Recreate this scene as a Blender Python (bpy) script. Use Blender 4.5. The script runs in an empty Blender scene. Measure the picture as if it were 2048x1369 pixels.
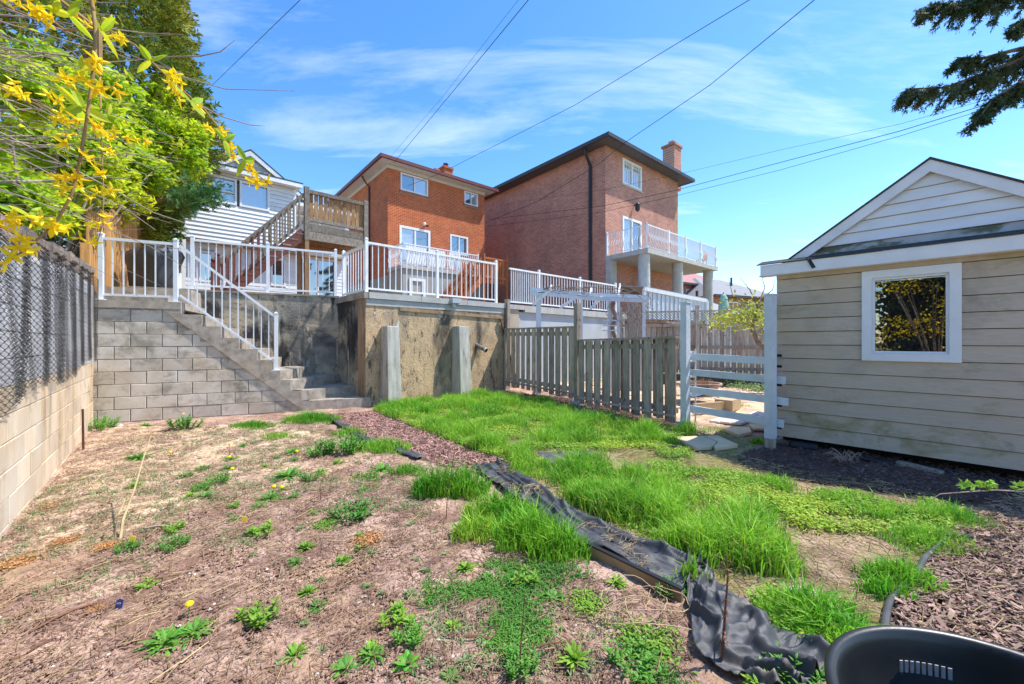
import bpy, math, random
import numpy as np
from mathutils import Vector, Matrix
random.seed(7); RS = np.random.RandomState(11)
R = math.radians
scene = bpy.context.scene
col = scene.collection
# ---------------------------------------------------------------- camera, sky, sun, exposure
CZ, FO, CX, HY = 1.4, 800.0, 1024.0, 684.0
cam_d = bpy.data.cameras.new('camera'); cam = bpy.data.objects.new('camera', cam_d); col.objects.link(cam)
cam.location = (0, 0, CZ); cam.rotation_euler = (R(90), 0, 0)
cam_d.sensor_width = 36; cam_d.lens = 36*FO/2048; cam_d.clip_start = .02; cam_d.clip_end = 3000
scene.camera = cam
SUN_AZ = (.985, .15); SUN_EL = 60
sd = bpy.data.lights.new('sun', 'SUN'); sun = bpy.data.objects.new('sun', sd); col.objects.link(sun)
sd.energy = 3.9; sd.angle = R(.6); sd.color = (1, .955, .88)
_h = math.hypot(*SUN_AZ); ce = math.cos(R(SUN_EL))
SUNV = Vector((SUN_AZ[0]/_h*ce, SUN_AZ[1]/_h*ce, math.sin(R(SUN_EL))))
sun.rotation_euler = SUNV.to_track_quat('Z', 'Y').to_euler(); sun.location = (6, -4, 30)
w = bpy.data.worlds.new('World'); scene.world = w; w.use_nodes = True
nt = w.node_tree; N = nt.nodes; L = nt.links; N.clear()
out = N.new('ShaderNodeOutputWorld'); bg = N.new('ShaderNodeBackground'); bg.inputs[1].default_value = .15
sky = N.new('ShaderNodeTexSky'); sky.sky_type = 'NISHITA'; sky.sun_disc = False
sky.sun_elevation = R(SUN_EL); sky.sun_rotation = math.atan2(SUN_AZ[0], SUN_AZ[1])
sky.air_density = 1.0; sky.dust_density = .25; sky.ozone_density = 1.6; sky.altitude = 100
tc = N.new('ShaderNodeTexCoord'); sp = N.new('ShaderNodeSeparateXYZ'); L.new(tc.outputs['Generated'], sp.inputs[0])
def wm(op, a, b=None):
    n = N.new('ShaderNodeMath'); n.operation = op
    for i, q in enumerate((a, b)):
        if q is None: continue
        if isinstance(q, (int, float)): n.inputs[i].default_value = q
        else: L.new(q, n.inputs[i])
    return n.outputs[0]
zc = wm('MAXIMUM', wm('ADD', sp.outputs[2], .12), .06)
cb = N.new('ShaderNodeCombineXYZ'); L.new(wm('DIVIDE', sp.outputs[0], zc), cb.inputs[0]); L.new(wm('DIVIDE', sp.outputs[1], zc), cb.inputs[1])
mp = N.new('ShaderNodeMapping'); L.new(cb.outputs[0], mp.inputs[0]); mp.inputs['Rotation'].default_value = (0, 0, R(-14)); mp.inputs['Scale'].default_value = (.55, 1.9, 1); mp.inputs['Location'].default_value = (2.3, 4.15, 0)
nz = N.new('ShaderNodeTexNoise'); nz.inputs['Scale'].default_value = 1.15; nz.inputs['Detail'].default_value = 11; nz.inputs['Roughness'].default_value = .62; nz.inputs['Distortion'].default_value = .5
L.new(mp.outputs[0], nz.inputs[0])
rp = N.new('ShaderNodeValToRGB'); rp.color_ramp.elements[0].position = .53; rp.color_ramp.elements[1].position = .95; L.new(nz.outputs[0], rp.inputs[0])
hs = N.new('ShaderNodeHueSaturation'); hs.inputs['Hue'].default_value = .503; hs.inputs['Saturation'].default_value = 1.3; hs.inputs['Value'].default_value = 1.14; L.new(sky.outputs[0], hs.inputs['Color'])
mx = N.new('ShaderNodeMixRGB'); L.new(wm('MULTIPLY', rp.outputs[0], .8), mx.inputs[0]); L.new(hs.outputs[0], mx.inputs[1]); mx.inputs[2].default_value = (5.6, 6.0, 6.4, 1)
L.new(mx.outputs[0], bg.inputs[0]); L.new(bg.outputs[0], out.inputs[0])
scene.view_settings.view_transform = 'Standard'; scene.view_settings.look = 'None'
scene.view_settings.exposure = .9; scene.view_settings.gamma = 1
scene.render.engine = 'CYCLES'
scene.cycles.max_bounces = 6; scene.cycles.transparent_max_bounces = 12
scene.cycles.use_denoising = True
# ---------------------------------------------------------------- geometry helpers
def PX(px, py, d): return Vector(((px-CX)/FO*d, d, CZ+(HY-py)/FO*d))
def gz0(x, y): return np.clip(.017*np.asarray(y, float), -.05, .2)
def G(px, py, up=0.):
    s = (py-HY)/FO; d = CZ/(s+.017); 
    if d > 11.8: d = (CZ-.2)/s
    return Vector(((px-CX)/FO*d, d, .017*min(d, 11.8)+up))
def _hash(i, j, s):
    h = (i*374761393 + j*668265263 + s*974634777) & 0xffffffff
    h = ((h ^ (h >> 13))*1274126177) & 0xffffffff
    return ((h ^ (h >> 16)) & 0xffff)/65535.0
def vnoise(x, y, s=0):
    x = np.asarray(x, float); y = np.asarray(y, float)
    i = np.floor(x).astype(np.int64); j = np.floor(y).astype(np.int64); u = x-i; v = y-j
    u = u*u*(3-2*u); v = v*v*(3-2*v)
    a = _hash(i, j, s); b = _hash(i+1, j, s); c = _hash(i, j+1, s); d = _hash(i+1, j+1, s)
    return (a*(1-u)+b*u)*(1-v)+(c*(1-u)+d*u)*v
def fbm(x, y, s=0, o=4):
    t = 0; a = .5
    for k in range(o): t = t+a*vnoise(np.asarray(x)*2**k, np.asarray(y)*2**k, s+k); a *= .5
    return t/(1-.5**o)
def gz(x, y):
    return gz0(x, y)+(fbm(np.asarray(x)*.9, np.asarray(y)*.9, 3, 3)-.5)*.06+(fbm(np.asarray(x)*6, np.asarray(y)*6, 9, 3)-.5)*.022
def on_ground(px, py):
    p = G(px, py); p.z = float(gz(p.x, p.y)); return p
ORG = {}
def org(o): return ORG.get(o, Vector((0, 0, 0)))
class MB:
    def __init__(s): s.v = []; s.f = []
    def quad(s, *p):
        i = len(s.v); s.v += [tuple(q) for q in p]; s.f.append(tuple(range(i, i+len(p))))
    def obox(s, o, a, b, c):
        o, a, b, c = Vector(o), Vector(a), Vector(b), Vector(c); i = len(s.v)
        s.v += [tuple(q) for q in (o, o+a, o+a+b, o+b, o+c, o+a+c, o+a+b+c, o+b+c)]
        s.f += [tuple(i+k for k in q) for q in ((0, 3, 2, 1), (4, 5, 6, 7), (0, 1, 5, 4), (1, 2, 6, 5), (2, 3, 7, 6), (3, 0, 4, 7))]
        return s
    def box(s, x0, x1, y0, y1, z0, z1): return s.obox((x0, y0, z0), (x1-x0, 0, 0), (0, y1-y0, 0), (0, 0, z1-z0))
    def bar(s, p, q, wd, ht, up=(0, 0, 1)):
        p, q = Vector(p), Vector(q); a = q-p; side = a.cross(Vector(up)).normalized(); u = side.cross(a).normalized()
        return s.obox(p-side*wd/2-u*ht/2, a, side*wd, u*ht)
    def tube(s, pts, r, n=6, cap=True):
        pts = [Vector(p) for p in pts]; rr = r if isinstance(r, (list, tuple)) else [r]*len(pts)
        base = len(s.v); prev = None
        for k, p in enumerate(pts):
            t = (pts[min(k+1, len(pts)-1)]-pts[max(k-1, 0)])
            t = t.normalized() if t.length > 1e-9 else Vector((0, 0, 1))
            if prev is None:
                ref = Vector((0, 0, 1)) if abs(t.z) < .9 else Vector((1, 0, 0)); a = t.cross(ref).normalized()
            else: a = (prev-t*prev.dot(t)); a = a.normalized() if a.length > 1e-6 else t.orthogonal().normalized()
            prev = a; b = t.cross(a)
            for i in range(n):
                th = 2*math.pi*i/n; s.v.append(tuple(p+(a*math.cos(th)+b*math.sin(th))*rr[k]))
        for k in range(len(pts)-1):
            for i in range(n):
                j = (i+1) % n; s.f.append((base+k*n+i, base+k*n+j, base+(k+1)*n+j, base+(k+1)*n+i))
        if cap:
            s.f.append(tuple(base+i for i in reversed(range(n)))); e = base+(len(pts)-1)*n; s.f.append(tuple(e+i for i in range(n)))
        return s
    def prism(s, pts, ext):
        ext = Vector(ext); n = len(pts); i = len(s.v); P = [Vector(p) for p in pts]
        s.v += [tuple(p) for p in P]+[tuple(p+ext) for p in P]
        s.f.append(tuple(i+k for k in range(n))); s.f.append(tuple(i+n+k for k in reversed(range(n))))
        for k in range(n):
            j = (k+1) % n; s.f.append((i+k, i+n+k, i+n+j, i+j))
        return s
    def lathe(s, prof, c, n=24):
        c = Vector(c); b = len(s.v)
        for r, z in prof:
            for i in range(n): th = 2*math.pi*i/n; s.v.append((c.x+r*math.cos(th), c.y+r*math.sin(th), c.z+z))
        for k in range(len(prof)-1):
            for i in range(n): j = (i+1) % n; s.f.append((b+k*n+i, b+k*n+j, b+(k+1)*n+j, b+(k+1)*n+i))
        return s
    def build(s, name, mat, parent=None, base=None, smooth=False, fixn=True):
        me = bpy.data.meshes.new(name)
        o0 = org(parent) if parent is not None else (Vector(base) if base is not None else s.cen())
        me.from_pydata([(a-o0.x, b-o0.y, c-o0.z) for a, b, c in s.v], [], s.f)
        if fixn: fixnorm(me)
        me.materials.append(mat); ob = bpy.data.objects.new(name, me); col.objects.link(ob)
        if smooth: me.polygons.foreach_set('use_smooth', [True]*len(me.polygons))
        ORG[ob] = o0
        if parent is not None: ob.parent = parent
        else: ob.location = o0
        return ob
    def cen(s):
        a = np.array(s.v); return Vector(((a[:, 0].min()+a[:, 0].max())/2, (a[:, 1].min()+a[:, 1].max())/2, a[:, 2].min()))
import bmesh
def fixnorm(me):
    b = bmesh.new(); b.from_mesh(me); bmesh.ops.recalc_face_normals(b, faces=b.faces); b.to_mesh(me); b.free()
def tag(o, label=None, cat=None, group=None, kind=None):
    if label: o['label'] = label
    if cat: o['category'] = cat
    if group: o['group'] = group
    if kind: o['kind'] = kind
    return o
def thing(name, label, cat, base, group=None):
    o = bpy.data.objects.new(name, None); col.objects.link(o); o.location = base; o.empty_display_size = .2
    ORG[o] = Vector(base); return tag(o, label, cat, group)
def piece(name, me, parent, loc, rot=(0, 0, 0), sc=(1, 1, 1)):
    o = bpy.data.objects.new(name, me); col.objects.link(o); o.parent = parent
    o.location = Vector(loc)-org(parent); o.rotation_euler = rot; o.scale = sc; ORG[o] = Vector(loc); return o
def npmesh(name, V, Fa, mat, parent=None, loc=None, smooth=False):
    V = np.asarray(V, np.float32).reshape(-1, 3); Fa = np.asarray(Fa, np.int32); k = Fa.shape[1]
    o0 = org(parent) if parent is not None else (Vector(loc) if loc is not None else Vector((float(V[:, 0].mean()), float(V[:, 1].mean()), float(V[:, 2].min()))))
    me = bpy.data.meshes.new(name); me.vertices.add(len(V)); me.vertices.foreach_set('co', (V-np.array(o0, np.float32)).ravel())
    me.loops.add(Fa.size); me.loops.foreach_set('vertex_index', Fa.ravel())
    me.polygons.add(len(Fa)); me.polygons.foreach_set('loop_start', np.arange(0, Fa.size, k)); 
    me.polygons.foreach_set('use_smooth', np.full(len(Fa), smooth)); me.update(calc_edges=True)
    me.materials.append(mat); ob = bpy.data.objects.new(name, me); col.objects.link(ob); ORG[ob] = o0
    if parent is not None: ob.parent = parent
    else: ob.location = o0
    return ob
class Fr:
    def __init__(s, o, d):
        s.o = o; l = math.hypot(*d); s.d = (d[0]/l, d[1]/l); s.n = (s.d[1], -s.d[0]); s.rz = math.atan2(s.d[1], s.d[0])
    def p(s, t, n, z): return Vector((s.o[0]+s.d[0]*t+s.n[0]*n, s.o[1]+s.d[1]*t+s.n[1]*n, z))
    def box(s, mb, t0, t1, n0, n1, z0, z1):
        return mb.obox(s.p(t0, n0, z0), s.p(t1, n0, z0)-s.p(t0, n0, z0), s.p(t0, n1, z0)-s.p(t0, n0, z0), (0, 0, z1-z0))
    def t_at(s, px, n=0):
        b = (px-CX)/FO; o = s.p(0, n, 0); return (b*o.y-o.x)/(s.d[0]-b*s.d[1])
def clip(poly, a, b, c):   # keep a*x+b*y<=c
    o = []
    for i in range(len(poly)):
        p, q = poly[i], poly[(i+1) % len(poly)]; dp = a*p[0]+b*p[1]-c; dq = a*q[0]+b*q[1]-c
        if dp <= 0: o.append(p)
        if (dp < 0 < dq) or (dq < 0 < dp): k = dp/(dp-dq); o.append((p[0]+(q[0]-p[0])*k, p[1]+(q[1]-p[1])*k))
    return o
def slab_piece(mb, F, poly, n0, n1, ch=.006):   # polygon in (t,z) with a chamfered front face
    cx = sum(p[0] for p in poly)/len(poly); cz = sum(p[1] for p in poly)/len(poly); n = len(poly); i = len(mb.v)
    def ins(p):
        dx, dz = p[0]-cx, p[1]-cz; return (p[0]-math.copysign(min(ch, abs(dx)*.4), dx), p[1]-math.copysign(min(ch, abs(dz)*.4), dz))
    for (t, z) in poly: mb.v.append(tuple(F.p(t, n0, z)))
    for (t, z) in poly: mb.v.append(tuple(F.p(t, n1-ch, z)))
    for p in poly: q = ins(p); mb.v.append(tuple(F.p(q[0], n1, q[1])))
    for r in (0, n):
        for k in range(n): j = (k+1) % n; mb.f.append((i+r+k, i+r+j, i+r+n+j, i+r+n+k))
    mb.f.append(tuple(i+2*n+k for k in range(n)))
    return mb
# ---------------------------------------------------------------- materials
def srgb(r, g, b): return tuple(((c/255)/12.92 if c/255 <= .04045 else ((c/255+.055)/1.055)**2.4) for c in (r, g, b))
def mat(name, c1, c2=None, scale=4., detail=6, stretch=(1, 1, 1), rot=0., rough=.85, bump=0., bscale=None, rnd=0., spec=.25, metal=0., stains=(), lo=.3, hi=.7, dist=0., hrnd=0., island=0., trans=0., coat=0.):
    m = bpy.data.materials.new(name); m.use_nodes = True; nt = m.node_tree; N = nt.nodes; L = nt.links
    b = N['Principled BSDF']; b.inputs['Roughness'].default_value = rough; b.inputs['Specular IOR Level'].default_value = spec; b.inputs['Metallic'].default_value = metal
    b.inputs['Coat Weight'].default_value = coat
    ge = N.new('ShaderNodeNewGeometry'); oi = N.new('ShaderNodeObjectInfo')
    def vec(st, ro=0, jit=0):
        mp = N.new('ShaderNodeMapping'); mp.vector_type = 'POINT'; mp.inputs['Rotation'].default_value = (0, 0, -ro); L.new(ge.outputs['Position'], mp.inputs[0])
        m2 = N.new('ShaderNodeMapping'); m2.inputs['Scale'].default_value = st; L.new(mp.outputs[0], m2.inputs[0])
        if jit:
            ml = N.new('ShaderNodeMath'); ml.operation = 'MULTIPLY'; ml.inputs[1].default_value = 37.; L.new(oi.outputs['Random'], ml.inputs[0]); L.new(ml.outputs[0], m2.inputs['Location'])
        return m2.outputs[0]
    v = vec(stretch, rot, rnd > 0)
    def noise(v, sc, de=6, di=0, ro=.55):
        n = N.new('ShaderNodeTexNoise'); n.inputs['Scale'].default_value = sc; n.inputs['Detail'].default_value = de; n.inputs['Distortion'].default_value = di; n.inputs['Roughness'].default_value = ro; L.new(v, n.inputs[0]); return n.outputs[0]
    def ramp(f, p0, p1, a=(0, 0, 0, 1), c=(1, 1, 1, 1)):
        r = N.new('ShaderNodeValToRGB'); e = r.color_ramp.elements; e[0].position = p0; e[1].position = p1; e[0].color = a; e[1].color = c; L.new(f, r.inputs[0]); return r.outputs[0]
    c2 = c2 or tuple(x*.8 for x in c1)
    cur = ramp(noise(v, scale, detail, dist), lo, hi, (*c1, 1), (*c2, 1))
    for st in stains:   # (colour, scale, p0, p1, stretch, amount)
        sv = vec(st[4] if len(st) > 4 else (1, 1, 1), rot)
        f = ramp(noise(sv, st[1], 8, .4, .65), st[2], st[3])
        if len(st) > 5:
            ml = N.new('ShaderNodeMath'); ml.operation = 'MULTIPLY'; ml.inputs[1].default_value = st[5]; L.new(f, ml.inputs[0]); f = ml.outputs[0]
        mxn = N.new('ShaderNodeMixRGB'); L.new(f, mxn.inputs[0]); L.new(cur, mxn.inputs[1]); mxn.inputs[2].default_value = (*st[0], 1); cur = mxn.outputs[0]
    src = None
    if rnd > 0: src = oi.outputs['Random']; amt = rnd
    if island > 0: src = ge.outputs['Random Per Island']; amt = island
    if src is not None:
        h = N.new('ShaderNodeHueSaturation'); mr = N.new('ShaderNodeMapRange'); mr.inputs[3].default_value = 1-amt; mr.inputs[4].default_value = 1+amt; L.new(src, mr.inputs[0]); L.new(mr.outputs[0], h.inputs['Value']); L.new(cur, h.inputs['Color'])
        if hrnd:
            mr2 = N.new('ShaderNodeMapRange'); mr2.inputs[3].default_value = .5-hrnd; mr2.inputs[4].default_value = .5+hrnd
            fr = N.new('ShaderNodeMath'); fr.operation = 'FRACT'; ml = N.new('ShaderNodeMath'); ml.operation = 'MULTIPLY'; ml.inputs[1].default_value = 7.13; L.new(src, ml.inputs[0]); L.new(ml.outputs[0], fr.inputs[0]); L.new(fr.outputs[0], mr2.inputs[0]); L.new(mr2.outputs[0], h.inputs['Hue'])
        cur = h.outputs[0]
    L.new(cur, b.inputs['Base Color'])
    if bump > 0:
        bp = N.new('ShaderNodeBump'); bp.inputs['Strength'].default_value = min(1, bump); bp.inputs['Distance'].default_value = .02; L.new(noise(v, bscale or scale*4, 8, 0, .65), bp.inputs['Height']); L.new(bp.outputs[0], b.inputs['Normal'])
    if trans > 0:
        tb = N.new('ShaderNodeBsdfTranslucent'); L.new(cur, tb.inputs[0]); ms = N.new('ShaderNodeMixShader'); ms.inputs[0].default_value = trans
        L.new(b.outputs[0], ms.inputs[1]); L.new(tb.outputs[0], ms.inputs[2]); L.new(ms.outputs[0], N['Material Output'].inputs[0])
    m['_cur'] = 0
    return m
def brickmat(name, c1, c2, mortar, rot, axis, rnd_dark=.5, bw=.215, rh=.075, ms=.011):
    m = bpy.data.materials.new(name); m.use_nodes = True; nt = m.node_tree; N = nt.nodes; L = nt.links; b = N['Principled BSDF']; b.inputs['Roughness'].default_value = .9; b.inputs['Specular IOR Level'].default_value = .15
    ge = N.new('ShaderNodeNewGeometry'); mp = N.new('ShaderNodeMapping'); mp.inputs['Rotation'].default_value = (0, 0, -rot); L.new(ge.outputs['Position'], mp.inputs[0])
    sp = N.new('ShaderNodeSeparateXYZ'); L.new(mp.outputs[0], sp.inputs[0]); cb = N.new('ShaderNodeCombineXYZ'); L.new(sp.outputs[axis], cb.inputs[0]); L.new(sp.outputs[2], cb.inputs[1])
    bt = N.new('ShaderNodeTexBrick'); L.new(cb.outputs[0], bt.inputs[0]); bt.inputs['Scale'].default_value = 1; bt.inputs['Brick Width'].default_value = bw; bt.inputs['Row Height'].default_value = rh; bt.inputs['Mortar Size'].default_value = ms; bt.inputs['Mortar Smooth'].default_value = .2; bt.inputs['Bias'].default_value = -.1
    bt.inputs['Color1'].default_value = (*c1, 1); bt.inputs['Color2'].default_value = (*c2, 1); bt.inputs['Mortar'].default_value = (*mortar, 1)
    n = N.new('ShaderNodeTexNoise'); n.inputs['Scale'].default_value = .8; n.inputs['Detail'].default_value = 9; n.inputs['Roughness'].default_value = .7; L.new(ge.outputs['Position'], n.inputs[0])
    r = N.new('ShaderNodeValToRGB'); r.color_ramp.elements[0].position = .3; r.color_ramp.elements[1].position = .7; r.color_ramp.elements[0].color = (.72, .72, .74, 1); r.color_ramp.elements[1].color = (1.12, 1.1, 1.06, 1); L.new(n.outputs[0], r.inputs[0])
    mu = N.new('ShaderNodeMixRGB'); mu.blend_type = 'MULTIPLY'; mu.inputs[0].default_value = 1; L.new(bt.outputs[0], mu.inputs[1]); L.new(r.outputs[0], mu.inputs[2]); L.new(mu.outputs[0], b.inputs['Base Color'])
    bp = N.new('ShaderNodeBump'); bp.inputs['Strength'].default_value = .6; bp.inputs['Distance'].default_value = .02; bp.invert = True; L.new(bt.outputs['Fac'], bp.inputs['Height']); L.new(bp.outputs[0], b.inputs['Normal'])
    return m
def glass(name, tint=(.05, .06, .07), rough=.03, alpha=0.):
    m = bpy.data.materials.new(name); m.use_nodes = True; nt = m.node_tree; N = nt.nodes; L = nt.links; b = N['Principled BSDF']
    b.inputs['Base Color'].default_value = (*tint, 1); b.inputs['Roughness'].default_value = rough; b.inputs['Specular IOR Level'].default_value = 1.; b.inputs['IOR'].default_value = 2.3
    if alpha:
        tr = N.new('ShaderNodeBsdfTransparent'); ms = N.new('ShaderNodeMixShader'); ms.inputs[0].default_value = alpha; L.new(b.outputs[0], ms.inputs[1]); L.new(tr.outputs[0], ms.inputs[2]); L.new(ms.outputs[0], N['Material Output'].inputs[0])
    return m
WHITE = mat('white_paint', (.78, .8, .82), (.7, .72, .74), 6, rough=.4, spec=.4)
WHITE_OLD = mat('old_white_paint', (.72, .75, .78), (.58, .62, .66), 5, rough=.6, bump=.2, bscale=40, stains=[((.18, .17, .15), 9, .62, .74, (1, 1, .5), .8)], rnd=.08)
SIDING_W = mat('white_vinyl', (.74, .76, .78), (.66, .68, .71), 3, stretch=(1, 1, 3), rough=.5, stains=[((.4, .4, .4), 2.2, .6, .9, (1, 1, 1), .4)], rnd=.05)
SIDING_G = mat('grey_vinyl', (.5, .5, .5), (.42, .42, .43), 3, rough=.5, rnd=.06)
CONC = mat('concrete', (.36, .33, .28), (.22, .2, .17), 5, rough=.95, bump=.5, bscale=60, stains=[((.08, .075, .065), 3, .5, .66, (1, 1, .6), .7), ((.42, .33, .24), 1.7, .52, .66)])
CONC_L = mat('pale_concrete', (.5, .49, .46), (.4, .39, .36), 4, rough=.95, bump=.3, bscale=50, stains=[((.2, .19, .17), 2, .58, .85, (2, 2, .5), .5)])
STEP = mat('step_concrete', (.5, .44, .37), (.3, .265, .22), 9, rough=.95, bump=.8, bscale=90, stains=[((.08, .07, .06), 4, .5, .66, (1, 1, 1), .6), ((.5, .4, .3), 2, .52, .64, (1, 1, 1), .6)])
BLOCK = mat('grey_block', (.64, .6, .53), (.5, .465, .405), 4, rough=.95, bump=.45, bscale=80, rnd=.14, stains=[((.27, .245, .2), 3.2, .48, .62, (1, 1, 1.3), .8), ((.06, .055, .05), 1.5, .61, .69, (1, 1, 1), .7), ((.44, .34, .22), .9, .5, .66, (1, 1, 1), .6)])
MORTAR = mat('mortar', (.27, .25, .22), (.18, .17, .15), 12, rough=1, bump=.4)
BLOCK_T = mat('tan_block', (.7, .55, .38), (.58, .46, .33), 2.5, rough=.95, bump=.35, bscale=60, rnd=.1, stains=[((.42, .25, .1), 1.3, .5, .64, (2.5, 2.5, .4), .65), ((.7, .64, .54), 1.2, .52, .64, (1, 1, 1), .45), ((.2, .16, .12), 3, .58, .68, (1, 1, .7), .5)])
BLOCK_U = mat('upper_block', (.68, .66, .64), (.52, .49, .47), 3, rough=.95, bump=.5, bscale=50, rnd=.12, stains=[((.2, .17, .15), 2, .54, .68, (1, 1, .6), .6)])
ROUGHSTONE = mat('rough_stone', (.36, .29, .24), (.17, .13, .11), 11, rough=1, bump=1, bscale=45, rnd=.22)
PARGE = mat('stained_parging', (.64, .44, .255), (.46, .33, .2), 2.2, detail=11, rough=.95, bump=.8, bscale=24, dist=.6, lo=.35, hi=.65,
   stains=[((.66, .47, .27), 1.4, .46, .62, (1, 1, 1), .8), ((.26, .21, .16), 1.3, .48, .64, (1.4, 1.4, .5), .7), ((.045, .042, .04), 1.0, .54, .68, (1.6, 1.6, .7), .85), ((.1, .075, .055), 26, .54, .62, (1, 1, .9), .5), ((.03, .028, .027), 7, .57, .64, (1.5, 1.5, .5), .7), ((.62, .62, .58), 2.6, .645, .67, (1, 1, .5), .85)])
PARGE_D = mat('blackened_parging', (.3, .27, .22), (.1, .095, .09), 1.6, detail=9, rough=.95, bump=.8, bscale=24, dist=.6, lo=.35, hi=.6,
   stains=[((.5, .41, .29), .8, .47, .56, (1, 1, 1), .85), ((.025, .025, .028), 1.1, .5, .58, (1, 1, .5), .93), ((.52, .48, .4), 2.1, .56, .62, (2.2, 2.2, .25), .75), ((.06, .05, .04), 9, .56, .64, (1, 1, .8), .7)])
RUSTC = mat('rust_stained_concrete', (.46, .3, .165), (.24, .17, .12), 3, stretch=(2, 2, .5), rough=.95, bump=.7, bscale=30, stains=[((.1, .08, .06), 2.5, .52, .64, (2, 2, .5), .8), ((.45, .4, .32), 3, .55, .65, (1, 1, .5), .6)])
PARGE_N = mat('grey_parging', (.48, .51, .53), (.4, .43, .45), 1.8, rough=.95, bump=.25, bscale=30, stains=[((.2, .2, .19), 1.5, .62, .85, (1, 1, 1), .5)])
WOOD_G = mat('weathered_wood', (.56, .475, .385), (.27, .22, .175), 5, detail=8, stretch=(7, 7, .7), rough=.95, bump=.6, bscale=18, rnd=.25, stains=[((.14, .15, .05), 2.2, .56, .68, (1, 1, .8), .4), ((.06, .05, .045), 10, .6, .68, (1, 1, .5), .8)])
WOOD_D = mat('deck_wood', (.42, .25, .12), (.2, .12, .065), 4, stretch=(8, 8, .8), rough=.9, bump=.5, bscale=15, rnd=.2, stains=[((.13, .12, .11), 2, .56, .74, (1, 1, .5), .7)])
WOOD_DG = mat('grey_deck_wood', (.3, .26, .21), (.13, .11, .09), 5, stretch=(6, 6, 2), rough=.95, bump=.5, bscale=15, rnd=.2, stains=[((.36, .22, .12), 2, .55, .75)])
WOOD_B = mat('brown_painted_wood', (.17, .058, .042), (.1, .038, .03), 6, rough=.7, rnd=.15, stains=[((.25, .17, .12), 6, .65, .75)])
WOOD_O = mat('orange_stained_wood', (.42, .14, .05), (.3, .1, .04), 5, rough=.7, rnd=.14)
WOOD_F = mat('cedar_fence_wood', (.62, .33, .11), (.4, .2, .07), 4, stretch=(6, 6, .6), rough=.85, rnd=.22)
SHEDB = mat('shed_siding', (.57, .475, .365), (.5, .415, .32), 7, detail=9, stretch=(1, 1, 6), rough=.8, bump=.35, bscale=28, rnd=.04,
   stains=[((.22, .2, .06), 1.9, .57, .68, (1, 1, 2.), .45), ((.24, .2, .15), .9, .52, .66, (1, 1, 1), .5), ((.5, .36, .2), .6, .52, .64, (1, 1, 1), .4)])
SHEDB_M = mat('mossy_shed_siding', (.57, .475, .365), (.5, .415, .32), 7, detail=9, stretch=(1, 1, 6), rough=.85, bump=.35, bscale=28, rnd=.04, stains=[((.24, .21, .06), 2.2, .5, .64, (1, 1, 1.6), .6), ((.12, .1, .07), 5, .56, .68, (1, 1, 1), .5)])
GABLE = mat('shed_gable_siding', (.76, .77, .78), (.66, .67, .69), 3, stretch=(1, 1, 3), rough=.6, rnd=.04, stains=[((.3, .3, .3), 2.5, .6, .85, (1, 1, 2), .5)])
GABLE_M = mat('mossy_gable_siding', (.5, .51, .52), (.34, .35, .35), 5, rough=.8, bump=.4, stains=[((.07, .085, .03), 1.6, .5, .58, (1, 1, 2.), .85)])
TRIMW = mat('dull_white_trim', (.78, .79, .8), (.68, .69, .71), 4, rough=.5, rnd=.04, stains=[((.3, .28, .25), 5, .64, .82, (1, 1, .6), .5)])
SHINGLE = mat('shingle', (.09, .085, .085), (.05, .05, .05), 30, rough=1, bump=.6)
SHINGLE_R = mat('red_roof', (.2, .07, .06), (.15, .055, .05), 10, rough=.9, bump=.3)
GUTTER_R = mat('maroon_gutter', (.16, .045, .04), (.11, .035, .03), 8, rough=.45, spec=.4)
GUTTER_B = mat('dark_brown_gutter', (.05, .045, .048), (.035, .032, .034), 8, rough=.45, spec=.4)
BLACKM = mat('black_metal', (.02, .02, .022), (.012, .012, .014), 8, rough=.4, spec=.4)
SOFFIT = mat('soffit_white', (.62, .6, .56), (.54, .52, .49), 5, rough=.7)
RUST = mat('rusty_steel', (.13, .055, .03), (.06, .03, .022), 14, rough=.9, bump=.5, bscale=50)
WIRE = mat('wire_steel', (.08, .08, .083), (.045, .042, .04), 20, rough=.6, metal=.4)
CABLE = mat('cable_rubber', (.03, .03, .033), (.02, .02, .02), 5, rough=.7)
GLASS_D = glass('dark_glass'); GLASS_L = glass('pale_glass', (.3, .33, .35)); GLASS_S = glass('shed_glass', (.02, .02, .02), .01, .35)
DARK = mat('painted_shade', (.012, .012, .013), (.008, .008, .008), 3, rough=1)  # near-black colour standing for shade in gaps, hollows and under the floor
RED_F = brickmat('orange_brick', (.58, .125, .035), (.36, .075, .026), (.56, .3, .18), math.atan2(.644, .765), 0)
RED_S = brickmat('orange_brick_side', (.58, .125, .035), (.36, .075, .026), (.56, .3, .18), math.atan2(.644, .765), 1)
BIG_F = brickmat('pink_brick', (.54, .24, .17), (.33, .14, .105), (.58, .38, .31), math.atan2(.644, .765), 0)
BIG_S = brickmat('pink_brick_side', (.54, .24, .17), (.33, .14, .105), (.58, .38, .31), math.atan2(.644, .765), 1)
DKBRICK = brickmat('dark_brick', (.12, .045, .035), (.07, .03, .025), (.2, .15, .13), math.atan2(.666, .746), 0)
# ---------------------------------------------------------------- frames of the place
FL = Fr((-3.53, 2.76), (-.653, .757))      # left boundary wall
FB = Fr((-6.5, 6.23), (.914, .405))        # block wall of the stairs
FK = Fr((-6.3, 7.85), (.887, .46))         # wall behind the stairs
FV = Fr((-2.89, 7.9), (.746, .666))        # front retaining wall
FF = Fr((-.15, 10.25), (2.75, -4.25))      # wooden fence
FGT = Fr((2.6, 6.0), (.63, -1.0))          # gate
FS = Fr((3.44, 5.2), (.69, -.722))         # shed wall
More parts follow.
